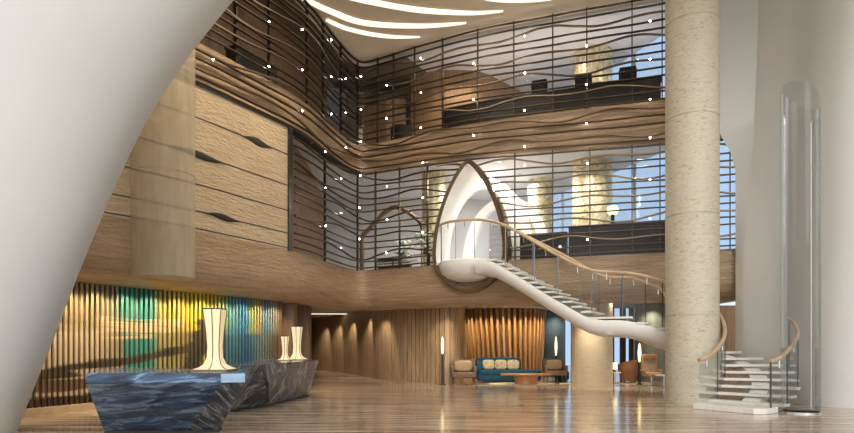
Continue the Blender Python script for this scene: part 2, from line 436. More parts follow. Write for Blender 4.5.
for (a, b, lab) in ((SM0, SP, 'bronze screen of wavy rods between the carved wall and the white arch'), (SP, SM1, 'bronze screen of wavy rods right of the white arch above the stairs')):
    t = thing('metal_screen', lab, 'screen', (*FAC.pos((a+b)/2), L2))
    nr = 16
    for i in range(nr):
        f = i/(nr-1); wv = i % 3 == 2
        rod(t, a, b, lambda s: L2+.1+(Z_band(s)-.12-L2-.1)*f, i+20, M['bronze_light'] if wv and a == SP else M['bronze'], .15 if wv else .014, True, zmin=L2+.05)
    for px in ((324,357,376,400,428) if a == SM0 else (515,553,590,632,660,700,730)):
        if not in_portal(SPX(px), 5, .1): mullion(t, px, L2, Z_band(SPX(px))-.02)

# small white point lights pinned to the screens
spot = thing('screen_light', '', 'light', (0,0,0), local=True)
obj('lens', MB().lathe((0,-.07,0), [(0,-.026),(.018,-.018),(.025,0),(.018,.018),(0,.026)], 10), M['spot'], spot)
obj('stem', MB().tube([(0,.02,0),(0,-.045,0)], .014, 8), M['bronze_light'], spot)
SPOTS = [('tiny white point light on the top screen, left of the inner corner', 'point lights on the top screen left of the corner',
          [(263,22),(296,30),(325,40),(340,79),(207,60),(263,67),(296,70),(325,77),(340,113),(296,111),(325,114),(340,148)]),
         ('tiny white point light on the top screen at the inner corner line', 'point lights on the top screen at the corner', [(357,77),(357,110),(357,142)]),
         ('tiny white point light on the top screen, right of the inner corner', 'point lights on the top screen right of the corner',
          [(390,86),(390,119),(424,59),(424,93),(424,128),(476,64),(476,100),(476,136),(526,37),(526,74),(526,111),(526,147),(587,47),(587,85),(587,124),(650,22),(650,60),(650,100),(650,138)]),
         ('tiny white point light on the middle screen left of the white arch', 'point lights on the middle screen left of the arch',
          [(319,152),(335,179),(356,176),(319,188),(335,213),(355,208),(319,226),(335,248),(355,239),(390.5,187),(390.5,220),(390,253),(426,163),(426,198),(426,233)]),
         ('tiny white point light on the middle screen right of the white arch', 'point lights on the middle screen right of the arch',
          [(526,166),(588,164),(650,180),(588,202),(650,219),(588,240),(561,247)])]
first = True
for lab, grp, pts in SPOTS:
    for px, py in pts:
        s = SPX(px); p = FAC.pos(s, .17); t = FAC.tan(s); z = zat(py, p.y); loc = (p.x, p.y, z); rz = math.atan2(t.y, t.x)
        if first:
            spot.location = loc; spot.rotation_euler = (0,0,rz); spot['label'] = lab; spot['group'] = grp; first = False
        else: dup(spot, loc, rz, lab, grp)

# ------------------------------------------------------------------ white arch (teardrop) and its passage
tp = FAC.tan(SP); pn = Vector((tp.y, -tp.x))
def outline(off_h, n=48):
    pts = []
    zz = [PB+(PT-PB)*(.5-.5*math.cos(PI*i/n)) for i in range(n+1)]
    for z in zz: pts.append((half(z), z))
    for z in reversed(zz[1:-1]): pts.append((-half(z), z))
    out = []
    m = len(pts)
    for i, (x, z) in enumerate(pts):
        a = Vector(pts[i-1]); b = Vector(pts[(i+1) % m]); d = (b-a).normalized()
        nrm = Vector((d.y, -d.x))
        out.append((x+nrm.x*off_h, z+nrm.y*off_h))
    return out
def ring_rows(specs):
    rows = []
    for off, dep in specs:
        rows.append([(*(FAC.pos(SP+x, 0)+pn*dep), z) for x, z in outline(off)])
    return rows
arch = thing('arch_frame', 'pointed teardrop arch frame of grey bronze around the stair landing', 'arch', (*FAC.pos(SP), L2))
obj('frame', MB().grid(ring_rows([(.02,.34),(.13,.36),(.19,.28),(.17,-.3),(.02,-.3)]), cu=True, cv=True), M['bronze_light'], arch)
tail = []
for i in range(15):
    t = i/14; tail.append((*(FAC.pos(SP-.05-1.25*t, .2)), PT+.02+.2*math.sin(t*PI*.5)-.08*t*t))
obj('tail', MB().tube(tail, [.06*(1-.8*i/14)+.01 for i in range(15)], 8), M['bronze_light'], arch)
# passage: white tunnel of the same outline, opening wider inside
rows = ring_rows([(.02,.3),(.0,-.4)])
for dep, k in ((-.9,1.08),(-1.6,1.3)):
    rows.append([(*(FAC.pos(SP)+tp*x*k+pn*dep), min(8.3, PB+(z-PB)*1.04) if z > L2 else z) for x, z in outline(0)])
struct('wall_passage', MB().grid(rows, cu=True), M['white'])
q = FAC.pos(SP)
struct('floor_passage', MB().box((q.x+pn.x*-1.0, q.y-pn.y*1.0, L2-.02), (2.5,2.6,.06), math.atan2(tp.y, tp.x)), M['tread'], smooth=False)
# curved white coves beyond the arch
for i, (dep, rx, top, x0) in enumerate(((-2.6,1.6,7.9,-.5),(-3.6,1.5,7.4,.1))):
    c = q+pn*dep; rows = []
    for j in range(25):
        a = PI*j/24
        row = []
        for rr, dd in ((1,0),(1.28,0),(1.28,-.25),(1,-.25)):
            x = x0-math.cos(a)*rx*rr; z = L2+(top-L2)*math.sin(a)**.8*(1+(rr-1)*.4)
            row.append((*(c+tp*x+pn*dd), max(L2, z)))
        rows.append(row)
    struct('trim_%d' % (i+3), MB().grid(rows, cu=True, caps=True), M['white'])

# ------------------------------------------------------------------ ceiling cove lights
def cove(pts, w, label):
    p = Path([((px-CX)/F*(F*(CEIL-EYE)/(HY-py)), F*(CEIL-EYE)/(HY-py)) for px, py in pts], 10)
    t = thing('ceiling_light', label, 'light', (*p.pos(p.len/2), CEIL), 'curved cove lights in the ceiling')
    for nm, k, z0, z1, m in (('rim', 1.35, CEIL-.03, CEIL+.05, M['ceiling']), ('diffuser', 1.0, CEIL-.045, CEIL+.04, M['lens'])):
        rows = []
        for i in range(31):
            f = i/30; s = p.len*f; ww = k*w*(.25+.75*math.sin(PI*min(1, .12+f*.88))**.6)*.5+(.0 if k == 1 else .02)
            a = p.pos(s, ww); b = p.pos(s, -ww)
            rows.append([(*a, z0), (*b, z0), (*b, z1), (*a, z1)])
        obj(nm, MB().grid(rows, cu=True, caps=True), m, t)
cove([(303,-3),(330,10),(365,22),(420,25),(466,22)], .34, 'longest curved cove light, sweeping from the left edge of the ceiling')
cove([(330,-8),(372,1),(420,9),(470,12),(503,10)], .32, 'curved cove light in the ceiling between the longest one and the top of the picture')
cove([(327,19),(345,27),(370,33),(395,36),(420,36)], .26, 'shortest curved cove light, deepest in the ceiling beside the screen corner')
cove([(455,-14),(490,-3),(525,-1),(552,-2)], .30, 'curved cove light cut off by the top of the picture')

# ------------------------------------------------------------------ columns
def column(name, px, D, r, z0, z1, m, label, joints, group=None):
    x, y = at(px, D)
    prof = [(0,z0),(r,z0)]
    for z in joints: prof += [(r,z-.012),(r-.015,z-.012),(r-.015,z+.012),(r,z+.012)]
    prof += [(r,z1),(0,z1)]
    o = obj(name, MB().lathe((x,y,0), prof, 56), m); tag(o, label, 'column', group); return o
column('stone_column', 692, 16.45, .685, 0, 12.9, M['stone'], 'tall cream travertine column in front of the stairs, rising past the top balcony', (2.35,5.05,7.7,10.3))
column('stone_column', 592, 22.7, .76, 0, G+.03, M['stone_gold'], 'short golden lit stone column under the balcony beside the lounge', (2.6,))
column('mosaic_column', 592, 23.0, .75, L2, 8.56, M['gold'], 'wide gold mosaic column behind the middle screen, beside the blue window', ())
column('mosaic_column', 593, 23.1, .72, L3, CEIL, M['gold'], 'gold mosaic column behind the bar counter on the top balcony', ())
column('mosaic_column', 540.5, 25.4, .53, L2, 8.56, M['gold'], 'slim gold mosaic column between the white arch and the wide column', ())
column('mosaic_column', 434, 24.6, .5, L2, 8.56, M['gold'], 'gold mosaic column just left of the white arch', ())
# half-transparent column against the left facade, standing in for a reflection in glass
m = mat('pale column reflection', (1,1,1), .5); nt = m.node_tree; b = nt.nodes['Principled BSDF']
nz = N(m, 'ShaderNodeTexNoise'); nz.inputs['Scale'].default_value = 9; nz.inputs['Detail'].default_value = 6
r_ = ramp(m, [(.35,(.62,.54,.40)),(.65,(.74,.67,.53))]); L(m, nz.outputs['Fac'], r_.inputs[0]); L(m, r_.outputs[0], b.inputs['Base Color'])
b.inputs['Alpha'].default_value = .42
x, y = at(161.5, 15.0); r = .79
o = obj('ghost_column', MB().lathe((x,y,0), [(r,3.22),(r,5.75),(r-.02,5.75),(r-.02,5.78),(r,5.78),(r,CEIL)], 48), m)
tag(o, 'pale see-through reflection of a column in front of the carved wall beside the white shell', 'column')

# ------------------------------------------------------------------ white shells
tgt = [(18,433),(30,400),(50,350),(75,280),(95,230),(115,180),(150,105),(190,45),(225,0),(285,-70),(340,-125),(400,-170)]
DL = 10.4
def px_left(z):
    y = HY-(z-EYE)*F/DL
    for (x0, y0), (x1, y1) in zip(tgt, tgt[1:]):
        if y1 <= y <= y0: return x0+(x1-x0)*(y0-y)/(y0-y1)
    return tgt[0][0]-(y-433)*.36 if y > 433 else tgt[-1][0]
zs_ = [i*.3 for i in range(0, 35)]
pxs = [px_left(z) for z in zs_]
for _ in range(4): pxs = [pxs[0]]+[(pxs[i-1]+pxs[i]*2+pxs[i+1])/4 for i in range(1, len(pxs)-1)]+[pxs[-1]]
rows = []
for z, p in zip(zs_, pxs):
    a = 3.3+.12*z; bb = 1.75; cy = DL-.1
    # slide the oval sideways until its silhouette meets the arch line
    cx = at(p, DL)[0]-a
    for _ in range(6):
        best = max(CX+F*(cx+a*math.cos(t))/(cy+bb*math.sin(t)) for t in (2*PI*k/180 for k in range(180)))
        cx -= (best-p)/F*DL
    rows.append([(cx+a*math.cos(2*PI*k/72), cy+bb*math.sin(2*PI*k/72), z) for k in range(72)])
struct('wall_shell_left', MB().grid(rows, cu=True, caps=True), M['shell'], ang=60)
# right shell: reveal from B to E, then a convex face to the right
def interp(z, tab):
    if z <= tab[0][0]: return tab[0][1]
    for (a, u), (b_, v) in zip(tab, tab[1:]):
        if z <= b_: return u+(v-u)*(z-a)/(b_-a)
    return tab[-1][1]
rows = []
for i in range(44):
    z = 12.9*i/43
    xb = at(interp(z, [(0,735.5),(6.9,735.5),(7.4,732),(8.1,719),(9.8,703),(12.9,690)]), 18.45)[0]
    xe = at(interp(z, [(0,729),(2.9,737.5),(6.3,748),(7.8,753),(10.1,757),(12.9,759)]), 18.1)[0]
    dx = (z-3)*.05
    xe = max(xe, xb+.02)
    face = catmull([Vector((xe,18.1)), Vector((9.95+dx,16.9)), Vector((10.0+dx,15.6)), Vector((10.35+dx,14.75)), Vector((11.3+dx,14.3)), Vector((13.0+dx,14.0))], 8)
    rows.append([(xb,18.45,z)]+[(p.x, p.y, z) for p in face]+[(15,18.4,z)])
struct('wall_shell_right', MB().grid(rows, cu=True, caps=True), M['shell'], ang=50)

# ------------------------------------------------------------------ curved glass of the entrance drum
x, y = at(800.5, 13.75); r = .40
gd = thing('glass_cylinder', 'tall clear glass cylinder with a slanted top, standing right of the stairs', 'glass', (x, y, 0))
def slant(a): return 7.28-.27*math.cos(a)-.05*math.cos(2*a)
rows = []
for z in (0.03, 1):
    rows.append([(x+r*math.cos(2*PI*k/40), y+r*math.sin(2*PI*k/40), z if z < .5 else slant(2*PI*k/40)) for k in range(40)])
obj('glass_tube', MB().grid(rows, cu=True), M['drumglass'], gd)
obj('base_ring', MB().lathe((x,y,0), [(r-.02,0),(r+.008,0),(r+.008,.03),(r-.02,.03),(r-.02,0)], 40), M['chrome'], gd)
obj('inner_band', MB().grid([[(x+(r-.012)*math.cos(2*PI*k/40), y+(r-.012)*math.sin(2*PI*k/40), z) for k in range(40)] for z in (.06, 6.85)], cu=True), M['glass'], gd)
obj('seam', MB().box((x-.02, y-r-.006, 3.3), (.014,.012,6.4)), M['chrome'], gd, smooth=False)

# ------------------------------------------------------------------ staircase
W = 1.5
SC = [(1.95,20.75),(2.7,20.35),(3.7,19.8),(4.7,19.15),(5.6,18.62),(6.5,18.25),(7.4,18.02),(8.2,17.65),(8.72,17.0),(8.84,16.2),(8.5,15.3),(7.85,14.65),(7.15,14.12)]
ST = Path(SC, 12)
def s_near(x, y):
    return min((ST.len*i/300 for i in range(301)), key=lambda s: (ST.pos(s)-Vector((x,y))).length)
sa, sb, sc_, sd = s_near(2.35,20.55), s_near(5.35,18.76), s_near(6.2,18.37), ST.len-.25
ZL = 2.40
def ztop(s):
    if s < sa: return L2
    if s < sb: return L2+(ZL-L2)*(s-sa)/(sb-sa)
    if s < sc_: return ZL
    return max(0.12, ZL*(1-(s-sc_)/(sd-sc_)))
def zsm(s): return sum(ztop(s+d*.12) for d in range(-3, 4))/7
stair = thing('staircase', 'white sweeping staircase curving down from the arch behind the tall column to the floor', 'staircase', (7.15,14.12,0))
# smooth white underside: full width on the upper flight
def wid(s): return W*(1+.16*max(0, (s-sc_)/(ST.len-sc_)))
rows = []
ss = ST.rng(0, sc_+2.0, .15)
for s in ss:
    z = zsm(s)-.10; w = wid(s)/2
    dpt = .50
    if s > sc_+1.1: 
        k = (s-sc_-1.1)/.9; w *= 1-.72*k; dpt = .5-.2*k
    pr = [(w,0),(w+.03,-.12),(w-.02,-.28),(w*.80,-dpt*.88),(w*.45,-dpt),(-w*.45,-dpt),(-w*.80,-dpt*.88),(-w+.02,-.28),(-w-.03,-.12),(-w,0)]
    rows.append([(*ST.pos(s, o), z+h) for o, h in pr])
obj('stringer', MB().grid(rows, cu=True, caps=True), M['white'], stair)
# slim central spine of the lower flight
rows = []
for s in ST.rng(sc_+1.8, ST.len-.3, .12):
    z = zsm(s)-.11; d = min(.28, z-.004)
    rows.append([(*ST.pos(s, o), z+h) for o, h in ((.2,0),(.2,-d*.7),(.1,-d),(-.1,-d),(-.2,-d*.7),(-.2,0))])
obj('spine', MB().grid(rows, cu=True, caps=True), M['white'], stair)
# rounded landing at the arch with bulbous underside
lc = FAC.pos(SP)+pn*.1
def land(rr, z): 
    out = []
    for k in range(41):
        a = PI*k/40
        out.append((*(lc+tp*(math.cos(a)*1.14*rr)+pn*(math.sin(a)*1.0*rr)), z))
    return out
obj('landing', MB().grid([land(.98,L2+.0),land(1,L2-.02),land(1,L2-.12),land(.985,L2-.25),land(.9,L2-.42),land(.72,L2-.58),land(.45,L2-.68),land(.1,L2-.71)], cu=True, caps=True), M['white'], stair)
# treads
n1 = 12; n2 = 14
def tread(s, z, w, d=.36, th=.06):
    rows = []
    for k in range(2):
        row = []
        for (o, ds) in ((-w/2,-d/2),(w/2,-d/2),(w/2,d/2),(-w/2,d/2)):
            p = ST.pos(s, 0)+ST.tan(s)*ds; tt = ST.tan(s); p = p+Vector((tt.y,-tt.x))*o
            row.append((*p, z-th+k*th))
        rows.append(row)
    return obj('tread', MB().hexa(rows[0], rows[1]), M['tread'], stair, smooth=False, bevel=.008)
for i in range(n1):
    f = (i+.5)/n1; s = sa+(sb-sa)*f
    tread(s, L2-(L2-ZL)*(i+1)/(n1+1)+.03, W+.04, .33)
rows = [[(*ST.pos(s, o), ZL+h) for o, h in ((W/2+.02,0),(W/2+.02,-.06),(-W/2-.02,-.06),(-W/2-.02,0))] for s in ST.rng(sb-.05, sc_+.1, .15)]
obj('landing_slab', MB().grid(rows, cu=True, caps=True), M['tread'], stair)
for i in range(n2-1):
    f = (i+.75)/n2; s = sc_+(sd-sc_)*f
    tread(s, ZL*(1-(i+1)/n2), wid(s)+.06, .34, .065)
# wide bottom step
bc = ST.pos(ST.len-.05); bt = ST.tan(ST.len); bn = Vector((bt.y, -bt.x))
poly = []
for a, b_ in ((-.86,-.40),(.62,-.45),(.85,-.25),(.9,.12),(.75,.38),(-.7,.42),(-.88,.2)):
    poly.append(tuple(bc+bn*a+bt*b_))
obj('bottom_step', MB().prism(poly, 0, .13), M['tread'], stair, smooth=False, bevel=.015)
# glass, posts and handrails on both sides
def rail_side(sign, s0, s1, lead=()):
    line = [(s, sign*(wid(s)/2-.02)) for s in ST.rng(s0, s1, .2)]
    pts = [(*ST.pos(s, o), zsm(s)) for s, o in line]
    return list(lead)+pts
def balustrade(pts, npan, posts=True, endpost=False):
    n = len(pts); Hh = 1.3
    acc = 0; ln = [0]
    for a, b_ in zip(pts, pts[1:]): acc += (Vector(b_)-Vector(a)).length; ln.append(acc)
    pts = [(x, y, z-.28*max(0, 1-(acc-q)/3.0)*(1 if z < 2 else 0)) for (x, y, z), q in zip(pts, ln)]
    for k in range(npan):
        i0 = k*(n-1)//npan; i1 = (k+1)*(n-1)//npan
        seg = pts[i0:i1+1]
        if len(seg) < 2: continue
        rows = [[(x,y,max(.135,z-.06)),(x,y,z+Hh-.06)] for x, y, z in seg]
        obj('glass_panel', MB().grid(rows), M['stairglass'], stair)
        x, y, z = seg[0]
        if posts: obj('post', MB().box((x,y,z+.64), (.022,.022,1.26)), M['steel'], stair, smooth=False)
        xm, ym, zm = seg[len(seg)//2]
        obj('clamp', MB().tube([(xm,ym,zm+Hh-.2),(xm,ym,zm+Hh+.005)], .018, 6), M['chrome'], stair)
    x, y, z = pts[-1]
    if endpost: obj('post', MB().box((x,y,(z+Hh)/2+.07), (.03,.03,z+Hh-.1)), M['steel'], stair, smooth=False)
    obj('handrail', MB().tube([(x,y,z+Hh+.03) for x, y, z in pts], .048, 10), M['oak_rail'], stair)
# near (camera) side: starts at left edge of landing, goes round its front
near = []
for k in range(40, 7, -2):
    a = PI*k/40; p = lc+tp*(math.cos(a)*1.11)+pn*(math.sin(a)*.96); near.append((*p, L2))
tail_near = rail_side(1, s_near(2.75,20.3), ST.len-.1)
# drop landing points that lie past the flight start
x0 = tail_near[0][0]
near = [p for p in near if p[0] < x0-.15]
def smooth3(pts, it=3):
    for _ in range(it):
        pts = [pts[0]]+[tuple((pts[i-1][k]+2*pts[i][k]+pts[i+1][k])/4 for k in range(3)) for i in range(1, len(pts)-1)]+[pts[-1]]
    return pts
balustrade(smooth3(near+tail_near), 15)
balustrade(rail_side(-1, s_near(2.75,20.3), s_near(7.5,18.0)), 7)
balustrade(rail_side(-1, s_near(8.84,16.05), ST.len-.1), 3, True, True)

# ------------------------------------------------------------------ reception desks
ZT = 1.1
def poly_z(pts, z): return [(*at(px, D), z) for px, D in pts]
desk = thing('reception_desk', 'nearest blue marble reception desk, faceted like a boat hull', 'desk', (*at(160,10.4), 0))
top = poly_z([(86,8.95),(221,8.95),(245,9.0),(249,10.6),(100,11.3)], ZT)
fas = poly_z([(86,8.95),(221,8.95),(245,9.0),(249,10.6),(100,11.3)], ZT-.13)
fas = [(x, y, z) for x, y, z in fas]
low = poly_z([(104,10.4),(187,10.4),(219,10.55),(222,11.0),(112,11.1)], .05)
mb = MB(); mb.add([fas[0], fas[1], low[1], low[0], top[0], top[1]], [(0,1,2,3),(4,5,1,0)])
obj('front_panel', mb, M['marble_blue'], desk, smooth=False)
mb = MB(); mb.add([fas[1], fas[2], low[2], low[1], fas[3], low[3], fas[4], low[4], fas[0], low[0]], [(0,1,2,3),(1,4,5,2),(4,6,7,5),(6,8,9,7),(3,2,5,7,9)])
obj('side_panel', mb, M['marble_grey'], desk, smooth=False)
obj('corner_reflection', MB().add([fas[1], fas[2], top[2], top[1], fas[3], top[3], fas[4], top[4], fas[0], top[0]], [(0,1,2,3),(1,4,5,2),(4,6,7,5),(6,8,9,7)]), M['marble_reflection'], desk, smooth=False)['label'] = 'pale blue painted reflection at the corner'  # paler marble paints the light reflected along the desk's top band
obj('desk_top', MB().hexa([(x,y,ZT) for x,y,z in top], [(x,y,ZT+.012) for x,y,z in top]), M['marble_blue'], desk, smooth=False)
obj('plinth', MB().hexa([(x,y,0) for x,y,z in low], [(x*.999,y,.06) for x,y,z in low]), M['slit'], desk, smooth=False)
desk = thing('reception_desk', 'far grey marble reception desk with slanted facets behind the blue one', 'desk', (*at(280,16.4), 0))
top = poly_z([(241,12.0),(262,13.4),(319,17.8),(309,19.2),(262,19.0),(226,12.6)], ZT)
low = poly_z([(233,13.9),(268,15.2),(309,18.3),(303,19.0),(262,18.7),(222,14.2)], .05)
mb = MB(); mb.hexa(low, top)
mb.f = [f for f in mb.f]
obj('body', mb, M['marble_grey'], desk, smooth=False)
mid = [((top[1][0]+low[1][0])/2+.12, (top[1][1]+low[1][1])/2-.1, .62)]
obj('facet', MB().add([top[1], low[1], tuple(Vector(low[2])+Vector((.0,-.02,0))), mid[0], tuple(Vector(top[1]).lerp(Vector(top[2]), .45)+Vector((.03,-.03,-.02)))], [(0,3,4),(0,1,3),(1,2,3),(3,2,4)]), M['marble_grey'], desk, smooth=False)
obj('desk_top', MB().hexa([(x,y,ZT) for x,y,z in top], [(x,y,ZT+.012) for x,y,z in top]), M['marble_grey'], desk, smooth=False)
obj('plinth', MB().hexa([(x,y,0) for x,y,z in low], [(x,y,.06) for x,y,z in low]), M['slit'], desk, smooth=False)

# flared square lamps on the desks
def lamp(x, y, z, h, label):
    t = thing('table_lamp', label, 'lamp', (x,y,z), 'flared lamps on the reception desks')
    prof = [(.265,.03),(.195,.06),(.135,.11),(.098,.21),(.090,.38),(.10,.58),(.118,.78),(.139,.97),(.139,.975)]
    def sq(r, zz): 
        return [(x+sx*r*h, y+sy*r*h, z+zz*h) for sx, sy in ((-1,-1),(0,-1.04),(1,-1),(1.04,0),(1,1),(0,1.04),(-1,1),(-1.04,0))]
    obj('shade', MB().grid([sq(r, q) for r, q in prof], cu=True), M['shade'], t, ang=30)
    for sx, sy in ((-1,-1),(1,-1),(1,1),(-1,1),(0,-1.04)):
        obj('rib', MB().tube([(x+sx*(r+.004)*h, y+sy*(r+.004)*h, z+q*h) for r, q in prof], .007, 6), M['bronze'], t)
    obj('top_frame', MB().tube([(x+a*.142*h, y+b_*.142*h, z+.975*h) for a, b_ in ((-1,-1),(1,-1),(1,1),(-1,1),(-1,-1))], .011, 6), M['bronze'], t)
    obj('base', MB().box((x,y,z+.015*h), (.56*h,.56*h,.03*h)), M['bronze_light'], t, smooth=False)
for px, D, h, lab in ((215,9.75,1.03,'large glowing flared lamp on the nearest blue desk'), (297,17.9,1.02,'taller of the two glowing lamps on the far grey desk'), (285,17.4,.72,'shorter of the two glowing lamps on the far grey desk')):
    lamp(*at(px, D), ZT+.012, h, lab)

# ------------------------------------------------------------------ painted slat screen behind reception
ART = Path([at(px, D) for px, D in ((10,12.9),(35,13.3),(80,14.3),(135,15.6),(193,17.0),(240,18.5),(277,20.2))], 8)
ua = lambda px: ART.s_px(px)/ART.len
def mk_art():
    m = mat('painted panel', (1,1,1), .55); b = m.node_tree.nodes['Principled BSDF']
    tc = N(m, 'ShaderNodeTexCoord'); sep = N(m, 'ShaderNodeSeparateXYZ')
    # brushy distortion of the coordinates
    mp = N(m, 'ShaderNodeMapping'); mp.inputs['Scale'].default_value = (3,14,1); L(m, tc.outputs['UV'], mp.inputs[0])
    nz = N(m, 'ShaderNodeTexNoise'); nz.inputs['Scale'].default_value = 1.5; nz.inputs['Detail'].default_value = 6; L(m, mp.outputs[0], nz.inputs[0])
    sub = N(m, 'ShaderNodeVectorMath', operation='SUBTRACT'); sub.inputs[1].default_value = (.5,.5,.5); L(m, nz.outputs['Color'], sub.inputs[0])
    sc = N(m, 'ShaderNodeVectorMath', operation='MULTIPLY'); sc.inputs[1].default_value = (.06,.16,0); L(m, sub.outputs[0], sc.inputs[0])
    ad = N(m, 'ShaderNodeVectorMath', operation='ADD'); L(m, tc.outputs['UV'], ad.inputs[0]); L(m, sc.outputs[0], ad.inputs[1])
    L(m, ad.outputs[0], sep.inputs[0]); U, V = sep.outputs[0], sep.outputs[1]
    sand, brown, gold, teal, yel, blue, green, grey, dk = (.58,.45,.31),(.16,.10,.06),(.42,.28,.09),(.045,.27,.235),(.56,.44,.05),(.04,.16,.30),(.16,.28,.10),(.22,.19,.15),(.07,.055,.035)
    up_ = ramp(m, [(ua(30),(.26,.18,.10)),(ua(85),(.33,.26,.14)),(ua(112),(.22,.24,.16)),(ua(120),teal),(ua(151),teal),(ua(157),(.38,.33,.08)),(ua(190),yel),(ua(212),(.42,.34,.05)),(ua(222),green),(ua(228),(.06,.22,.26)),(ua(243),blue),(ua(250),(.20,.26,.08)),(ua(256),(.30,.22,.09)),(ua(262),(.07,.16,.22)),(ua(275),grey)])
    L(m, U, up_.inputs[0])
    lo_ = ramp(m, [(ua(30),sand),(ua(95),sand),(ua(118),(.30,.24,.15)),(ua(122),teal),(ua(150),(.05,.27,.22)),(ua(156),(.33,.30,.14)),(ua(175),(.34,.28,.08)),(ua(195),brown),(ua(206),yel),(ua(222),(.05,.16,.2)),(ua(245),(.03,.10,.18)),(ua(258),(.12,.17,.16)),(ua(275),(.12,.08,.05))])
    L(m, U, lo_.inputs[0])
    def mixc(fac, a, b_):
        x = N(m, 'ShaderNodeMix', data_type='RGBA'); L(m, fac, x.inputs['Factor'])
        for s_, v in (('A', a), ('B', b_)):
            if isinstance(v, tuple): x.inputs[s_].default_value = (*v, 1)
            else: L(m, v, x.inputs[s_])
        return x.outputs['Result']
    def band(val, c, w, soft=.02):       # 1 near c
        s1 = N(m, 'ShaderNodeMath', operation='SUBTRACT'); L(m, val, s1.inputs[0])
        if isinstance(c, float): s1.inputs[1].default_value = c
        else: L(m, c, s1.inputs[1])
        a1 = N(m, 'ShaderNodeMath', operation='ABSOLUTE'); L(m, s1.outputs[0], a1.inputs[0])
        mr = N(m, 'ShaderNodeMapRange'); mr.inputs['From Min'].default_value = w; mr.inputs['From Max'].default_value = w+soft
        mr.inputs['To Min'].default_value = 1; mr.inputs['To Max'].default_value = 0; L(m, a1.outputs[0], mr.inputs['Value']); return mr.outputs[0]
    def mul(a, b_):
        x = N(m, 'ShaderNodeMath', operation='MULTIPLY'); L(m, a, x.inputs[0]); L(m, b_, x.inputs[1]); return x.outputs[0]
    st = N(m, 'ShaderNodeMapRange'); st.inputs['From Min'].default_value = .62; st.inputs['From Max'].default_value = .56; L(m, V, st.inputs['Value'])
    col = mixc(st.outputs[0], up_.outputs[0], lo_.outputs[0])
    # flesh coloured strokes across the teal
    for c, w, cu, wu in ((.66,.012,(ua(110)+ua(170))/2,.13),(.60,.018,(ua(110)+ua(160))/2,.11),(.53,.008,(ua(115)+ua(135))/2,.07)):
        col = mixc(mul(band(V, c, w), band(U, cu, wu, .03)), col, (.62,.47,.27))
    # dark sweeping stroke rising to the right, then bands below
    ln = N(m, 'ShaderNodeMath', operation='MULTIPLY_ADD'); L(m, U, ln.inputs[0]); ln.inputs[1].default_value = .42; ln.inputs[2].default_value = .20
    col = mixc(mul(band(V, ln.outputs[0], .026), band(U, .3, .36, .05)), col, dk)
    col = mixc(band(V, .155, .03), col, brown)
    col = mixc(band(V, .0, .07, .02), col, (.05,.03,.02))
    # feathery dark fan
    pv = N(m, 'ShaderNodeMath', operation='MULTIPLY_ADD'); L(m, V, pv.inputs[0]); pv.inputs[1].default_value = .14; pv.inputs[2].default_value = ua(180)
    col = mixc(mul(band(U, pv.outputs[0], .025, .015), band(V, .42, .27, .04)), col, dk)
    L(m, col, b.inputs['Base Color']); return m
M['art'] = mk_art()
AB, AT = .16, 3.14
art = thing('art_screen', 'long painted slat screen in teal, yellow and sand behind the reception desks', 'artwork', (*ART.pos(ART.len/2), 0))
_uvA = uv_path(ART)
uvA = lambda co: (_uvA(co)[0]/ART.len, (co.z-AB)/(AT-AB))
obj('back_panel', fsweep(ART, 0, ART.len, [(0,AT),(0,AB),(-.05,AB),(-.05,AT)], .12), M['wenge'], art)
M['slat'] = noisy('oak slat', [(.3,(.22,.13,.06)),(.7,(.33,.21,.10))], scale=(6,6,.5), ns=2, rough=.45)
ns_ = int(ART.len/.132)
for i in range(ns_):
    s = ART.len*(i+.5)/ns_; p = ART.pos(s, .09); t = ART.tan(s)
    obj('slat', MB().box((p.x,p.y,(AB+AT)/2), (.062,.05,AT-AB), math.atan2(t.y,t.x)), M['art'], art, smooth=False, uv=uvA)
obj('plinth', fsweep(ART, 0, ART.len, [(.28,AB),(.30,0),(-.1,0),(-.1,AB)], .2), M['oak_rail'], art)
obj('end_frame', MB().box((*ART.pos(ART.len-.02,.08),(AB+AT)/2), (.07,.2,AT-AB), math.atan2(ART.tan(ART.len-.1).y, ART.tan(ART.len-.1).x)), M['wenge'], art, smooth=False)

# ------------------------------------------------------------------ ground floor walls under the balcony
for i, (pa, pb, D, lab) in enumerate(((279,294,20.6,'umber wood pier beside the painted slat screen'), (296,308.5,22.6,'umber wood pier at the corridor mouth'))):
    xa, xb = at(pa, D)[0], at(pb, D)[0]
    o = obj('wood_pier', MB().box(((xa+xb)/2, D+.3, (3.0 if i == 0 else G)/2), (xb-xa,.6,3.0 if i == 0 else G)), M['wenge'], smooth=False, bevel=.015); tag(o, lab, 'pier')
struct('wall_ground_left', MB().box((-8.2,31,G/2), (.2,22,G)), M['wenge'], smooth=False)
struct('wall_ground_back', MB().box((-7,43.5,G/2), (24,.2,G)), M['brown'], smooth=False)
# ribbed timber wall, alternating boards and grooves
RB = Path([at(308,41), at(335,36), at(361,31.2), at(379,27.5), at(398,26.0), at(418,25.3), at(436,24.7), at(452,24.6), at(462,25.6), at(466,27.5)], 10)
rows = []
nb = int(RB.len/.21)
for i in range(nb*4+1):
    k = i % 4; s = min(RB.len, RB.len*(i//4+(0,.17,.17,1)[k])/nb)
    for o in {0:(-.06,),1:(-.06,),2:(.0,),3:(.0,)}[k]:
        p = RB.pos(s, o); rows.append([(*p, 0), (*p, G)])
M['rib'] = noisy('ribbed timber', [(.3,(.30,.19,.10)),(.5,(.40,.265,.15)),(.7,(.50,.345,.21))], scale=(3,3,.4), ns=2.5, rough=.42)
struct('wall_ribbed', MB().grid(rows), M['rib'], smooth=False)
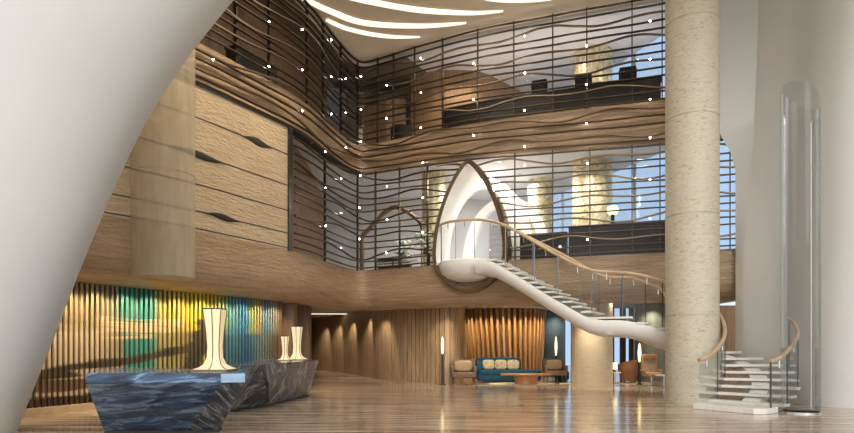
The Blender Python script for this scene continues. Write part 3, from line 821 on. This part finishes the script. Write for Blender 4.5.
# conical drum of slanting fins
fx, fy = at(503, 29.0); R1, R0 = 2.06, 1.86
drum = thing('fin_drum', 'round golden timber drum of slanting vertical fins behind the blue sofa', 'fin wall', (fx, fy, 0))
M['fin'] = noisy('golden fin timber', [(.3,(.30,.16,.07)),(.7,(.46,.27,.12))], scale=(5,5,.6), ns=2, rough=.4)
M['core'] = noisy('amber core panel', [(.3,(.20,.10,.04)),(.7,(.28,.15,.06))], scale=(5,5,.5), ns=2, rough=.5)
obj('core', MB().lathe((fx,fy,0), [(R0-.3,0),(R1-.3,3.3),(0,3.3)], 40, PI, 2*PI), M['core'], drum)
nf = 25
for i in range(nf):
    a0 = PI*1.0+PI*i/(nf-1); a1 = a0
    lo, hi = [], []
    for (lst, a, rr, z) in ((lo, a0+.07, R0, 0), (hi, a1, R1, 3.26)):
        rd = Vector((math.cos(a), math.sin(a))); tg = Vector((-rd.y, rd.x))
        for dr, dt in ((0,-.05),(0,.05),(-.2,.05),(-.2,-.05)):
            p = Vector((fx,fy))+rd*(rr+dr)+tg*dt; lst.append((p.x,p.y,z))
    obj('fin', MB().hexa(lo, hi), M['fin'], drum, smooth=False)
obj('cap', MB().lathe((fx,fy,0), [(0,3.27),(R1+.08,3.27),(R1+.08,3.38),(0,3.38)], 48), M['offwhite'], drum)
# window strip with boards, sage piers
def pier(pa, pb, D, m, lab, dep=.4, z1=G):
    xa, xb = at(pa, D)[0], at(pb, D)[0]
    o = obj('stone_pier', MB().lathe(((xa+xb)/2, D+dep, 0), [(0,0),((xb-xa)/2,0),((xb-xa)/2,z1),(0,z1)], 32), m); tag(o, lab, 'pier')
pier(543,567,30.6, M['sage'], 'rounded grey green pier right of the golden fins')
pier(639,672,26.4, M['sage'], 'rounded grey green pier behind the swivel chair', .5)
struct('wall_ground_right', MB().box((14.5,27.5,G/2), (8.5,.2,G)), M['brown'], smooth=False)
w5 = struct('window_5', MB().box((8.2,29.6,G/2), (7.0,.04,G)), M['blueglass'], smooth=False)
for i, (pa, pb) in enumerate(((571,577),(578,600),(602,614),(620,625.5),(629,633.5),(636.8,643))):
    xa, xb = at(pa,29.4)[0], at(pb,29.4)[0]
    obj('board', MB().box(((xa+xb)/2,29.4,G/2), (xb-xa,.14,G)), M['wenge'], w5, smooth=False)

# ------------------------------------------------------------------ lounge furniture
def rug(cx, cy, rx, ry, label):
    o = obj('rug', MB().grid([[(cx+rx*k*math.cos(2*PI*i/40), cy+ry*k*math.sin(2*PI*i/40), z) for i in range(40)] for k, z in ((1,.001),(1,.018),(.97,.022))], cu=True, caps=True), M['rug']); tag(o, label, 'rug')
rug(3.85, 24.35, 1.35, .7, 'oval cream rug under the sofa and coffee table')
rug(6.0, 24.35, .62, .45, 'round cream rug under the armchair right of the coffee table')
rug(8.5, 24.85, .75, .75, 'round cream rug under the chairs beyond the short column')
# blue chaise sofa
sx, sy = at(508, 25.6)
sofa = thing('sofa', 'deep teal velvet chaise sofa with a rounded end', 'sofa', (sx, sy, 0))
W_ = 2.75
obj('base', MB().soft((sx,sy,.24), (W_,.95,.40), e=.3, n=32), M['teal'], sofa)
obj('seat', MB().soft((sx,sy-.03,.44), (W_+.04,.98,.2), e=.35, n=32), M['teal'], sofa)
obj('backrest', MB().soft((sx-.36,sy+.38,.72), (1.95,.28,.66), e=.3, n=32), M['teal'], sofa)
obj('armrest', MB().soft((sx-1.26,sy+.0,.68), (.30,.95,.5), e=.35, n=28), M['teal'], sofa)
M['cream_pattern'] = noisy('cream patterned cloth', [(.35,(.30,.22,.10)),(.45,(.66,.56,.34)),(.7,(.78,.70,.48))], ns=9, rough=.8, dist=1)
for i, lab in enumerate(('cream patterned cushion at the left end of the teal sofa', 'cream patterned cushion in the middle of the row on the teal sofa', 'cream patterned cushion nearest the open end of the teal sofa')):
    o = obj('cushion', MB().soft((sx-.82+i*.53, sy+.16, .745), (.53,.2,.42), e=.5), M['cream_pattern']); tag(o, lab, 'cushion', 'cushions on the teal sofa')
def armchair(px, D, lab, clab, w=1.0, seatm=M['taupe'], rz=0):
    x, y = at(px, D); t = thing('armchair', lab, 'armchair', (x,y,0), 'lounge armchairs beside the sofa')
    obj('seat', MB().soft((x,y,.40), (w,.85,.2), e=.25, n=28), seatm, t)
    obj('backrest', MB().soft((x,y+.36,.70), (w,.18,.58), e=.25, n=28), seatm, t)
    for s in (-1,1):
        obj('armrest', MB().soft((x+s*(w/2-.05),y+.05,.58), (.11,.8,.3), e=.25), seatm, t)
        for q in (-1,1): obj('leg', MB().tube([(x+s*(w/2-.07),y+q*.34,0),(x+s*(w/2-.09),y+q*.32,.33)], .022, 8), M['bronze_light'], t)
    o = obj('cushion', MB().soft((x,y+.17,.74), (w*.72,.18,.44), e=.5), M['tanlight']); tag(o, clab, 'cushion', 'cushions on the armchairs')
armchair(463.5, 23.9, 'taupe armchair left of the teal sofa beside the torch lamp', 'camel cushion on the armchair left of the teal sofa')
armchair(555, 25.45, 'taupe armchair right of the coffee table, beside the short column', 'camel cushion on the armchair right of the coffee table', .95)
# coffee table
x, y = at(526, 23.9); ct = thing('coffee_table', 'low oval cherry wood coffee table on a tapered pedestal', 'table', (x,y,.022))
obj('table_top', MB().grid([[(x+1.03*k*math.cos(2*PI*i/48), y+.55*k*math.sin(2*PI*i/48), z) for i in range(48)] for k, z in ((.93,.37),(1,.40),(1,.43),(.985,.437))], cu=True, caps=True), M['cherry'], ct)
obj('pedestal', MB().grid([[(x+rx*math.cos(2*PI*i/32), y+.3*math.sin(2*PI*i/32)*rx/.45, z) for i in range(32)] for rx, z in ((.46,.022),(.44,.06),(.46,.25),(.52,.372))], cu=True, caps=True), M['cherry'], ct)
# torch floor lamps
def torch(px, D, zt, zb, lab, r=.05):
    x, y = at(px, D); t = thing('floor_lamp', lab, 'lamp', (x,y,0), 'slim torch floor lamps')
    obj('base', MB().lathe((x,y,0), [(0,0),(.13,0),(.12,.03),(0,.035)], 20), M['dark'], t)
    obj('pole', MB().lathe((x,y,0), [(0,.03),(.055,.03),(.045,zb),(0,zb)], 14), M['dark'], t)
    n = 12; obj('shade', MB().lathe((x,y,0), [(r*math.sin(PI*(.06+.94*k/n))**.7+.004, zb+(zt-zb)*k/n) for k in range(n+1)], 14), M['flame'], t)
torch(442.5, 23.9, 1.92, 1.22, 'slim torch lamp standing before the ribbed wall left of the sofa')
torch(556, 26.5, 1.98, 1.12, 'slim torch lamp behind the armchair by the short column')
torch(639.5, 24.0, 1.66, .90, 'slim torch lamp between the two chairs beyond the short column', .06)
# tub chair and swivel chair
x, y = at(628, 24.6); t = thing('tub_chair', 'russet leather tub chair with flared back beside the window boards', 'armchair', (x,y,.022))
rows = []
for k, (r, z) in enumerate(((.26,.12),(.36,.35),(.42,.62),(.47,.98),(.41,.98),(.36,.62),(.30,.42),(.05,.40))):
    row = []
    for i in range(25):
        a = PI*.12+PI*.0+ (2*PI-PI*.55)*i/24 - PI*.05
        zz = z if z < .5 else .45+(z-.45)*(.55+.45*math.sin(PI*i/24)**.8)
        row.append((x+r*math.cos(a+PI*.95), y+r*math.sin(a+PI*.95), zz))
    rows.append(row)
obj('shell', MB().grid(rows), M['rust'], t)
obj('seat', MB().soft((x,y-.04,.40), (.62,.62,.18), e=.6), M['rust'], t)
for a in (.8,2.4,3.9,5.5): obj('leg', MB().tube([(x+.22*math.cos(a),y+.22*math.sin(a),.3),(x+.3*math.cos(a),y+.3*math.sin(a),.022)], .018, 8), M['dark'], t)
x, y = at(651.5, 23.3); t = thing('swivel_chair', 'brown high backed swivel lounge chair with a headrest, beside the tall column', 'armchair', (x,y,0))
obj('seat', MB().soft((x,y-.05,.44), (.62,.66,.18), e=.35), M['tan'], t)
obj('backrest', MB().soft((x,y+.27,.82), (.62,.17,.80), e=.3), M['tan'], t)
obj('headrest', MB().soft((x,y+.17,1.10), (.50,.14,.24), e=.5), M['rust'], t)
for s in (-1,1): obj('armrest', MB().soft((x+s*.33,y,.58), (.08,.5,.1), e=.4), M['tan'], t)
obj('column', MB().tube([(x,y,.02),(x,y,.37)], .035, 10), M['chrome'], t)
for k in range(4):
    a = PI/4+PI/2*k; obj('foot', MB().tube([(x,y,.05),(x+.34*math.cos(a),y+.34*math.sin(a),.02)], .02, 8), M['chrome'], t)
def side_table(px, D, lab, h, r, m):
    x, y = at(px, D); t = thing('side_table', lab, 'table', (x,y,0), 'small round side tables')
    obj('table_top', MB().lathe((x,y,0), [(0,h-.03),(r,h-.03),(r,h),(0,h)], 28), m, t)
    obj('stem', MB().tube([(x,y,.02),(x,y,h-.03)], .03, 10), M['chrome'], t)
    obj('base', MB().lathe((x,y,0), [(0,0),(r*.6,0),(r*.55,.03),(0,.035)], 24), M['chrome'], t)
    return x, y
side_table(664, 22.3, 'small white round side table between swivel chair and tall column', .46, .3, M['offwhite'])
x, y = side_table(614.5, 23.4, 'small round side table under the lamp right of the short column', .52, .26, M['offwhite'])
t = thing('table_lamp', 'small yellow glowing lamp on the side table right of the short column', 'lamp', (x,y,.52))
obj('base', MB().lathe((x,y,.52), [(0,0),(.07,0),(.06,.04),(.02,.06),(.02,.14),(0,.14)], 16), M['bronze'], t)
obj('shade', MB().lathe((x,y,.52), [(.09,.12),(.11,.14),(.09,.36),(.085,.36)], 20), M['flame'], t)
x, y = at(563, 26.6); t = thing('stool', 'small dark blue pouf tucked behind the armchair by the short column', 'stool', (x,y,0))
obj('seat', MB().soft((x,y,.24), (.5,.5,.46), e=.5), M['teal'], t); obj('base', MB().lathe((x,y,0), [(0,0),(.2,0),(.2,.03),(0,.03)], 20), M['dark'], t)

# ------------------------------------------------------------------ upper floors: counters, chairs, flowers
def counter(name, pa, pb, z0, h, off, lab, top_m=M['dark'], body=M['dark']):
    a, b_ = SPX(pa), SPX(pb); c = FAC.pos((a+b_)/2, off)
    t = thing(name, lab, 'counter', (c.x,c.y,z0))
    obj('body', fsweep(FAC, a, b_, [(off,z0+h-.05),(off,z0),(off-.45,z0),(off-.45,z0+h-.05)]), body, t)
    obj('counter_top', fsweep(FAC, a-.02, b_+.02, [(off+.03,z0+h),(off+.03,z0+h-.05),(off-.5,z0+h-.05),(off-.5,z0+h)]), top_m, t)
counter('bar_counter', 438, 661, L3, .98, -.45, 'long dark bar counter on the top balcony behind the screen')
counter('bar_counter', 567, 668, L2, 1.15, -.45, 'dark bar counter behind the middle screen above the stairs')
counter('low_counter', 517, 565, L2, .98, -.5, 'lower dark counter left of the bar counter above the stairs')
def bar_chair(px, z0, off, lab):
    s = SPX(px); p = FAC.pos(s, off); t_ = FAC.tan(s); rz = math.atan2(t_.y, t_.x)
    t = thing('bar_chair', lab, 'chair', (p.x,p.y,z0), 'dark chairs behind the bar counter')
    obj('seat', MB().soft((p.x,p.y,z0+.78), (.55,.5,.14), rz, e=.4), M['black'], t)
    q = p+Vector((t_.y,-t_.x))*.2
    rows = [[(q.x+math.cos(rz)*w*k-math.sin(rz)*d, q.y+math.sin(rz)*w*k+math.cos(rz)*d, z0+z) for k, d in ((-1,-.04),(1,-.04),(1,.04),(-1,.04))] for w, z in ((.28,.85),(.30,1.5),(.26,1.64))]
    obj('backrest', MB().grid(rows, cu=True, caps=True), M['black'], t, bevel=.02)
    for k in (-1,1):
        for d in (-1,1): obj('leg', MB().tube([(p.x+k*.22,p.y+d*.2,z0),(p.x+k*.2,p.y+d*.18,z0+.74)], .02, 6), M['dark'], t)
bar_chair(535, L3, -1.12, 'dark bar chair back, leftmost of three over the top bar counter')
bar_chair(581, L3, -1.12, 'dark bar chair back below the gold column on the top balcony')
bar_chair(627, L3, -1.12, 'dark bar chair back, nearest the blue window on the top balcony')
s = SPX(391); p = FAC.pos(s, -.75)
t = thing('tub_chair', 'black rounded tub chair on the top balcony beside the wooden wall', 'armchair', (p.x,p.y,L3))
obj('seat', MB().soft((p.x,p.y,L3+.3), (.85,.7,.5), e=.5), M['black'], t)
obj('backrest', MB().lathe((p.x,p.y,L3), [(.42,.1),(.45,.75),(.36,.78),(.33,.4)], 24, PI*.9, PI*2.1), M['black'], t)
# brown entry block and door leaf on the top balcony beside the corner
o = struct('wall_upper_niche', MB().prism([at(362,25.6), at(386,25.0), at(406,25.2), at(406,26.2), at(362,26.4)], L3, 11.9), M['brown'], smooth=False)
d = obj('wall_panel', MB().box((*FAC.pos(SPX(362), -.35), L3+.45), (.16,.04,.75)), M['offwhite'], smooth=False); tag(d, 'narrow white sign panel at the corner of the top balcony', 'panel')
# dark door openings on top-left wall
for i, (pa, pb) in enumerate(((222,240),(262,272))):
    a, b_ = SPX(pa), SPX(pb)
    o = struct('door_%d' % (i+1), fsweep(FAC, a, b_, [(-1.12,L3+2.7),(-1.12,L3),(-1.19,L3),(-1.19,L3+2.7)]), M['wenge'])
    p = FAC.pos(b_-.12, -1.07); obj('door_handle', MB().tube([(p.x,p.y,L3+.9),(p.x,p.y,L3+1.5)], .02, 6), M['bronze_light'], o)
s = SPX(270); p = FAC.pos(s, -.72)
t = thing('sideboard', 'low dark sideboard on the top balcony above the carved wall', 'sideboard', (p.x,p.y,L3)); tt = FAC.tan(s)
obj('body', MB().box((p.x,p.y,L3+.45), (1.7,.45,.8), math.atan2(tt.y,tt.x)), M['dark'], t, smooth=False); obj('top', MB().box((p.x,p.y,L3+.87), (1.8,.5,.05), math.atan2(tt.y,tt.x)), M['dark'], t, smooth=False)
# middle floor left: flower table, display steps, curved beam
s = SPX(402); p = FAC.pos(s, -.9); tt = FAC.tan(s); rz = math.atan2(tt.y,tt.x)
t = thing('flower_table', 'long low table with white flowers behind the middle screen', 'table', (p.x,p.y,L2))
obj('table_top', MB().box((p.x,p.y,L2+.55), (1.9,.7,.05), rz), M['chrome'], t, smooth=False)
for k in (-1,1):
    for d in (-1,1):
        u = p+tt*k*.85+Vector((tt.y,-tt.x))*d*.28; obj('leg', MB().box((u.x,u.y,L2+.27), (.05,.05,.53), rz), M['steel'], t, smooth=False)
def flowers(k, n, hh, lab):
    u = p+tt*k; t = thing('flower_arrangement', lab, 'flowers', (u.x,u.y,L2+.575), 'flower arrangements on the long table')
    obj('vase', MB().lathe((u.x,u.y,L2+.575), [(0,0),(.07,0),(.1,.1),(.05,.2),(.06,.22)], 16), M['steel'], t)
    st = MB(); bl = MB()
    for i in range(n):
        a = random.uniform(0, 2*PI); r = random.uniform(.05,.36); z = L2+.78+random.uniform(0, hh)
        q = (u.x+r*math.cos(a), u.y+r*math.sin(a)*.7, z)
        st.tube([(u.x,u.y,L2+.72),((u.x+q[0])/2,(u.y+q[1])/2,z-.03),q], .009, 5); bl.soft(q, (.15,.15,.11), e=.8, n=8, m=5)
        st.soft((q[0]+random.uniform(-.1,.1), q[1], z-.07), (.12,.05,.03), a, e=.9, n=6, m=4)
    obj('stems', st, M['leafg'], t)['kind'] = 'stuff'; obj('blossoms', bl, M['petal'], t)['kind'] = 'stuff'
flowers(-.55, 40, .45, 'wide spray of white blossoms on the left of the long table')
flowers(.5, 34, .7, 'taller spray of white blossoms by the gold column')
for i in range(4):
    s = SPX(372-i*2); u = FAC.pos(s, -1.7-.5*i)
    o = obj('display_shelf', MB().box((u.x,u.y,L2+.42+.19*i), (2.4-.2*i,.3,.05), rz), M['offwhite'], smooth=False, bevel=.01)
    obj('support', MB().box((u.x,u.y,L2+.2+.095*i), (1.6,.2,.4+.19*i), rz), M['steel'], o, smooth=False) if False else None
    sup = MB().box((u.x,u.y,L2+(.40+.19*i)/2), (1.5-.2*i,.2,.40+.19*i-.01), rz)
    ob = obj('support', sup, M['steel'], None, smooth=False); ob.parent = o
    tag(o, ('lowest white display ledge behind the corner of the middle screen','second white display ledge up behind the middle screen corner','third white display ledge up behind the middle screen corner','topmost white display ledge behind the middle screen corner')[i], 'shelf', 'stepped white display ledges')
bm_ = [(*at(px, 25.5), zat(py, 25.5)) for px, py in ((362,236),(372,226),(384,213),(396,207),(408,212),(420,222),(423,230))]
bm_ = [tuple(v) for v in catmull([Vector(v) for v in bm_], 6)]
bmb = MB(); bmb.tube(bm_, .10, 8); bmb.tube([(bm_[0][0],bm_[0][1],L2), bm_[0]], .09, 8); bmb.tube([(bm_[-1][0],bm_[-1][1],L2), bm_[-1]], .09, 8)
tag(obj('curved_beam', bmb, M['wenge']), 'dark curved beam arching behind the flower table', 'beam')
# lamp on the bar counter above stairs
s = SPX(612); p = FAC.pos(s, -.68)
t = thing('table_lamp', 'small lamp with a cream globe on the bar counter above the stairs', 'lamp', (p.x,p.y,L2+1.15))
obj('base', MB().lathe((p.x,p.y,L2+1.15), [(0,0),(.13,0),(.10,.04),(.06,.07),(.06,.36),(0,.36)], 16), M['black'], t)
obj('shade', MB().lathe((p.x,p.y,L2+1.15), [(0,.34),(.13,.36),(.2,.48),(.16,.62),(0,.68)], 20), M['flame'], t)
# downlights in the ceiling of the middle floor
dl = thing('downlight', 'small round downlight in the ceiling behind the middle screen', 'light', (0,0,0), 'downlights over the middle floor', local=True)
obj('lens', MB().lathe((0,0,0), [(0,-.02),(.055,-.02),(.055,0),(0,0)], 16), M['down'], dl)
obj('rim', MB().lathe((0,0,0), [(.055,-.025),(.08,-.025),(.08,0),(.055,0),(.055,-.025)], 16), M['chrome'], dl)
fst = True
for px, D in ((562,21.6),(595,21.4),(632,21.0),(575,24.3),(610,22.6),(500,22.8),(520,24.4)):
    loc = (*at(px, D), 8.55)
    if fst: dl.location = loc; fst = False
    else: dup(dl, loc)

# ------------------------------------------------------------------ lights
def area(loc, size, e, col=(1,.82,.58), rot=(0,0,0), sy=None):
    l = bpy.data.lights.new('area', 'AREA'); l.energy = e; l.color = col; l.size = size
    if sy: l.shape = 'RECTANGLE'; l.size_y = sy
    o = bpy.data.objects.new('area_lamp', l); C.objects.link(o); o.location = loc; o.rotation_euler = rot; return o
def pot(loc, size, e, col=(1,.82,.58)):
    return spotl(loc, (loc[0], loc[1], 0), e*2.2, 130, col, .5, .06)
def spotl(loc, tgt_, e, ang=60, col=(1,.80,.52), blend=.6, r=.05):
    l = bpy.data.lights.new('spot', 'SPOT'); l.energy = e; l.color = col; l.spot_size = math.radians(ang); l.spot_blend = blend; l.shadow_soft_size = r
    o = bpy.data.objects.new('spot_lamp', l); C.objects.link(o); o.location = loc
    o.rotation_euler = (Vector(tgt_)-Vector(loc)).to_track_quat('-Z', 'Y').to_euler(); return o
WARM = (1,.85,.64)
# hall ceiling wash on facade
area((-1.0,16,12.75), 5, 180, (1,.86,.66))
for px, py in ((150,180),(215,170),(262,180)):
    s = SPX(px); p = FAC.pos(s); q = FAC.pos(s, 3.2); spotl((q.x,q.y,12.7), (p.x,p.y,6.2), 540, 55)
for px in (300,345,395,450,540,620,690):
    s = SPX(px); p = FAC.pos(s); q = FAC.pos(s, 2.6); spotl((q.x,q.y,12.7), (p.x,p.y,5.2), 420, 60)
# upper floors
for x, y, e in ((2,23.4,110),(5,22.2,110),(7.4,21,90)): pot((x,y,CEIL-.1), 1.2, e, (1,.84,.62))
for px, e in ((225,30),(265,30),(300,25)): pot((*FAC.pos(SPX(px),-.6), CEIL-.1), .8, e, WARM)
for px, e in ((392,70),(440,110)): pot((*FAC.pos(SPX(px),-1.2), CEIL-.1), .8, e, (1,.80,.54))
for px, off, e in ((326,-2.3,45),(352,-2.6,90),(400,-2.4,150),(520,-1.6,140),(580,-1.2,120),(640,-.9,100)): pot((*FAC.pos(SPX(px),off), 8.42), 1.0, e, (1,.9,.76))
area((*(q_:=FAC.pos(SP)+pn*-2.2), 8.3), 1.2, 130, (1,.93,.84)); area((*(FAC.pos(SP)+pn*-4.5), 8.3), 2, 160, (.92,.95,1))
for px, D, e in ((583,21.9,110),(604,21.9,110),(535,24.4,70),(434,23.6,70)): spotl((*at(px, D), 8.3), (*at(px, D+.5), 5.6), e*.3, 60, (1,.88,.64))
for px in (470,520,570,625): area((*FAC.pos(SPX(px),-1.35), L3+.9), .5, 15, (1,.90,.80), (PI,0,0))  # added uplights, hidden behind the bar counter, to brighten the ceiling
spotl((*FAC.pos(SPX(404),-.5), 8.3), (*FAC.pos(SPX(404),-.9), L2+.8), 420, 40, (1,.95,.85))  # added spot without a fitting, put in to brighten the flowers
# ground floor: art grazing, reception, ribbed wall, lounge
for i in range(11):
    s = ART.len*(i+.5)/11; a = ART.pos(s, .6); b_ = ART.pos(s, 0); spotl((a.x,a.y,2.94), (b_.x,b_.y,1.2), 68, 120, (1,.80,.48))
for px, D in ((318,36.5),(332,34.3),(346,31.8),(362,28.5),(375,25.8),(405,24.0),(432,23.4),(449,23.2)): spotl((*at(px, D), 3.3), (*at(px, D+1.2), .9), 170, 80, WARM)
for k in range(8):
    a = PI*(1.2+.086*k); spotl((fx+(R1+.6)*math.cos(a), fy+(R1+.6)*math.sin(a), 3.3), (fx+R0*math.cos(a), fy+R0*math.sin(a), 1.0), 150, 75, (1,.78,.48))
for px, D, e in ((500,24.4,120),(530,23.6,110),(556,23.9,90),(466,23.4,80),(630,23.3,90),(655,22.4,80),(585,21.2,240),(612,22.2,90)): spotl((*at(px, D), 3.3), (*at(px, D+.25), 0), e*1.6, 85, WARM)
for px, D in ((330,22),(300,26)): spotl((*at(px, D), 3.2), (*at(px, D), 0), 90, 95, WARM)
for px, D, d2 in ((556,29.2,30.6),(652,25.4,26.6)): spotl((*at(px, D), 3.3), (*at(px, d2), 1.2), 150, 90, (1,.92,.75))  # added spots that brighten the two sage piers
# pale ceiling slot above the corridor
t = thing('ceiling_light', 'warm recessed strip light above the corridor mouth beside the piers', 'light', (*at(334,34), G))
obj('diffuser', MB().box((*at(334,34), G-.02), (2.8,.5,.04)), M['lens'], t, smooth=False); obj('rim', MB().box((*at(334,34), G-.008), (2.95,.65,.02)), M['offwhite'], t, smooth=False)

# ------------------------------------------------------------------ sky and daylight
w = bpy.data.worlds.new('World'); bpy.context.scene.world = w; w.use_nodes = True
nt = w.node_tree; bg = nt.nodes['Background']
tc = nt.nodes.new('ShaderNodeTexCoord'); dp = nt.nodes.new('ShaderNodeVectorMath'); dp.operation = 'DOT_PRODUCT'
dp.inputs[1].default_value = Vector((-.15,-.9,.35)).normalized()
nt.links.new(tc.outputs['Generated'], dp.inputs[0])
mr = nt.nodes.new('ShaderNodeMapRange'); mr.inputs['From Min'].default_value = -1; mr.inputs['From Max'].default_value = 1; nt.links.new(dp.outputs['Value'], mr.inputs['Value'])
cr = nt.nodes.new('ShaderNodeValToRGB'); e = cr.color_ramp.elements
e[0].position = .0; e[0].color = (.60,.69,.79,1); e[1].position = 1; e[1].color = (1.15,1.14,1.11,1)
k = e.new(.4); k.color = (.58,.66,.76,1); k = e.new(.56); k.color = (.17,.17,.168,1)
nt.links.new(mr.outputs[0], cr.inputs[0]); nt.links.new(cr.outputs[0], bg.inputs[0]); bg.inputs[1].default_value = 1.25
l = bpy.data.lights.new('sun', 'SUN'); l.energy = 1.15; l.angle = math.radians(32); l.color = (1,.985,.95)
o = bpy.data.objects.new('sun', l); C.objects.link(o); o.rotation_euler = Vector((-.1,.9,-.4)).to_track_quat('-Z','Y').to_euler()

# ------------------------------------------------------------------ camera
cam = bpy.data.cameras.new('Camera'); co = bpy.data.objects.new('Camera', cam); C.objects.link(co)
co.location = (0,0,EYE); co.rotation_euler = (PI/2,0,0)
cam.sensor_width = 36; cam.lens = 36*F/854; cam.shift_y = (HY-216.5)/854; cam.clip_end = 300
sc = bpy.context.scene; sc.camera = co
sc.view_settings.view_transform = 'Standard'; sc.view_settings.look = 'None'; sc.view_settings.gamma = 1; sc.view_settings.exposure = 0.12
sc.view_settings.use_curve_mapping = False
sc.cycles.use_denoising = True; sc.cycles.max_bounces = 8; sc.cycles.transparent_max_bounces = 24
sc.cycles.sample_clamp_indirect = 6
for o in bpy.data.objects:
    if '_local' in o: del o['_local']
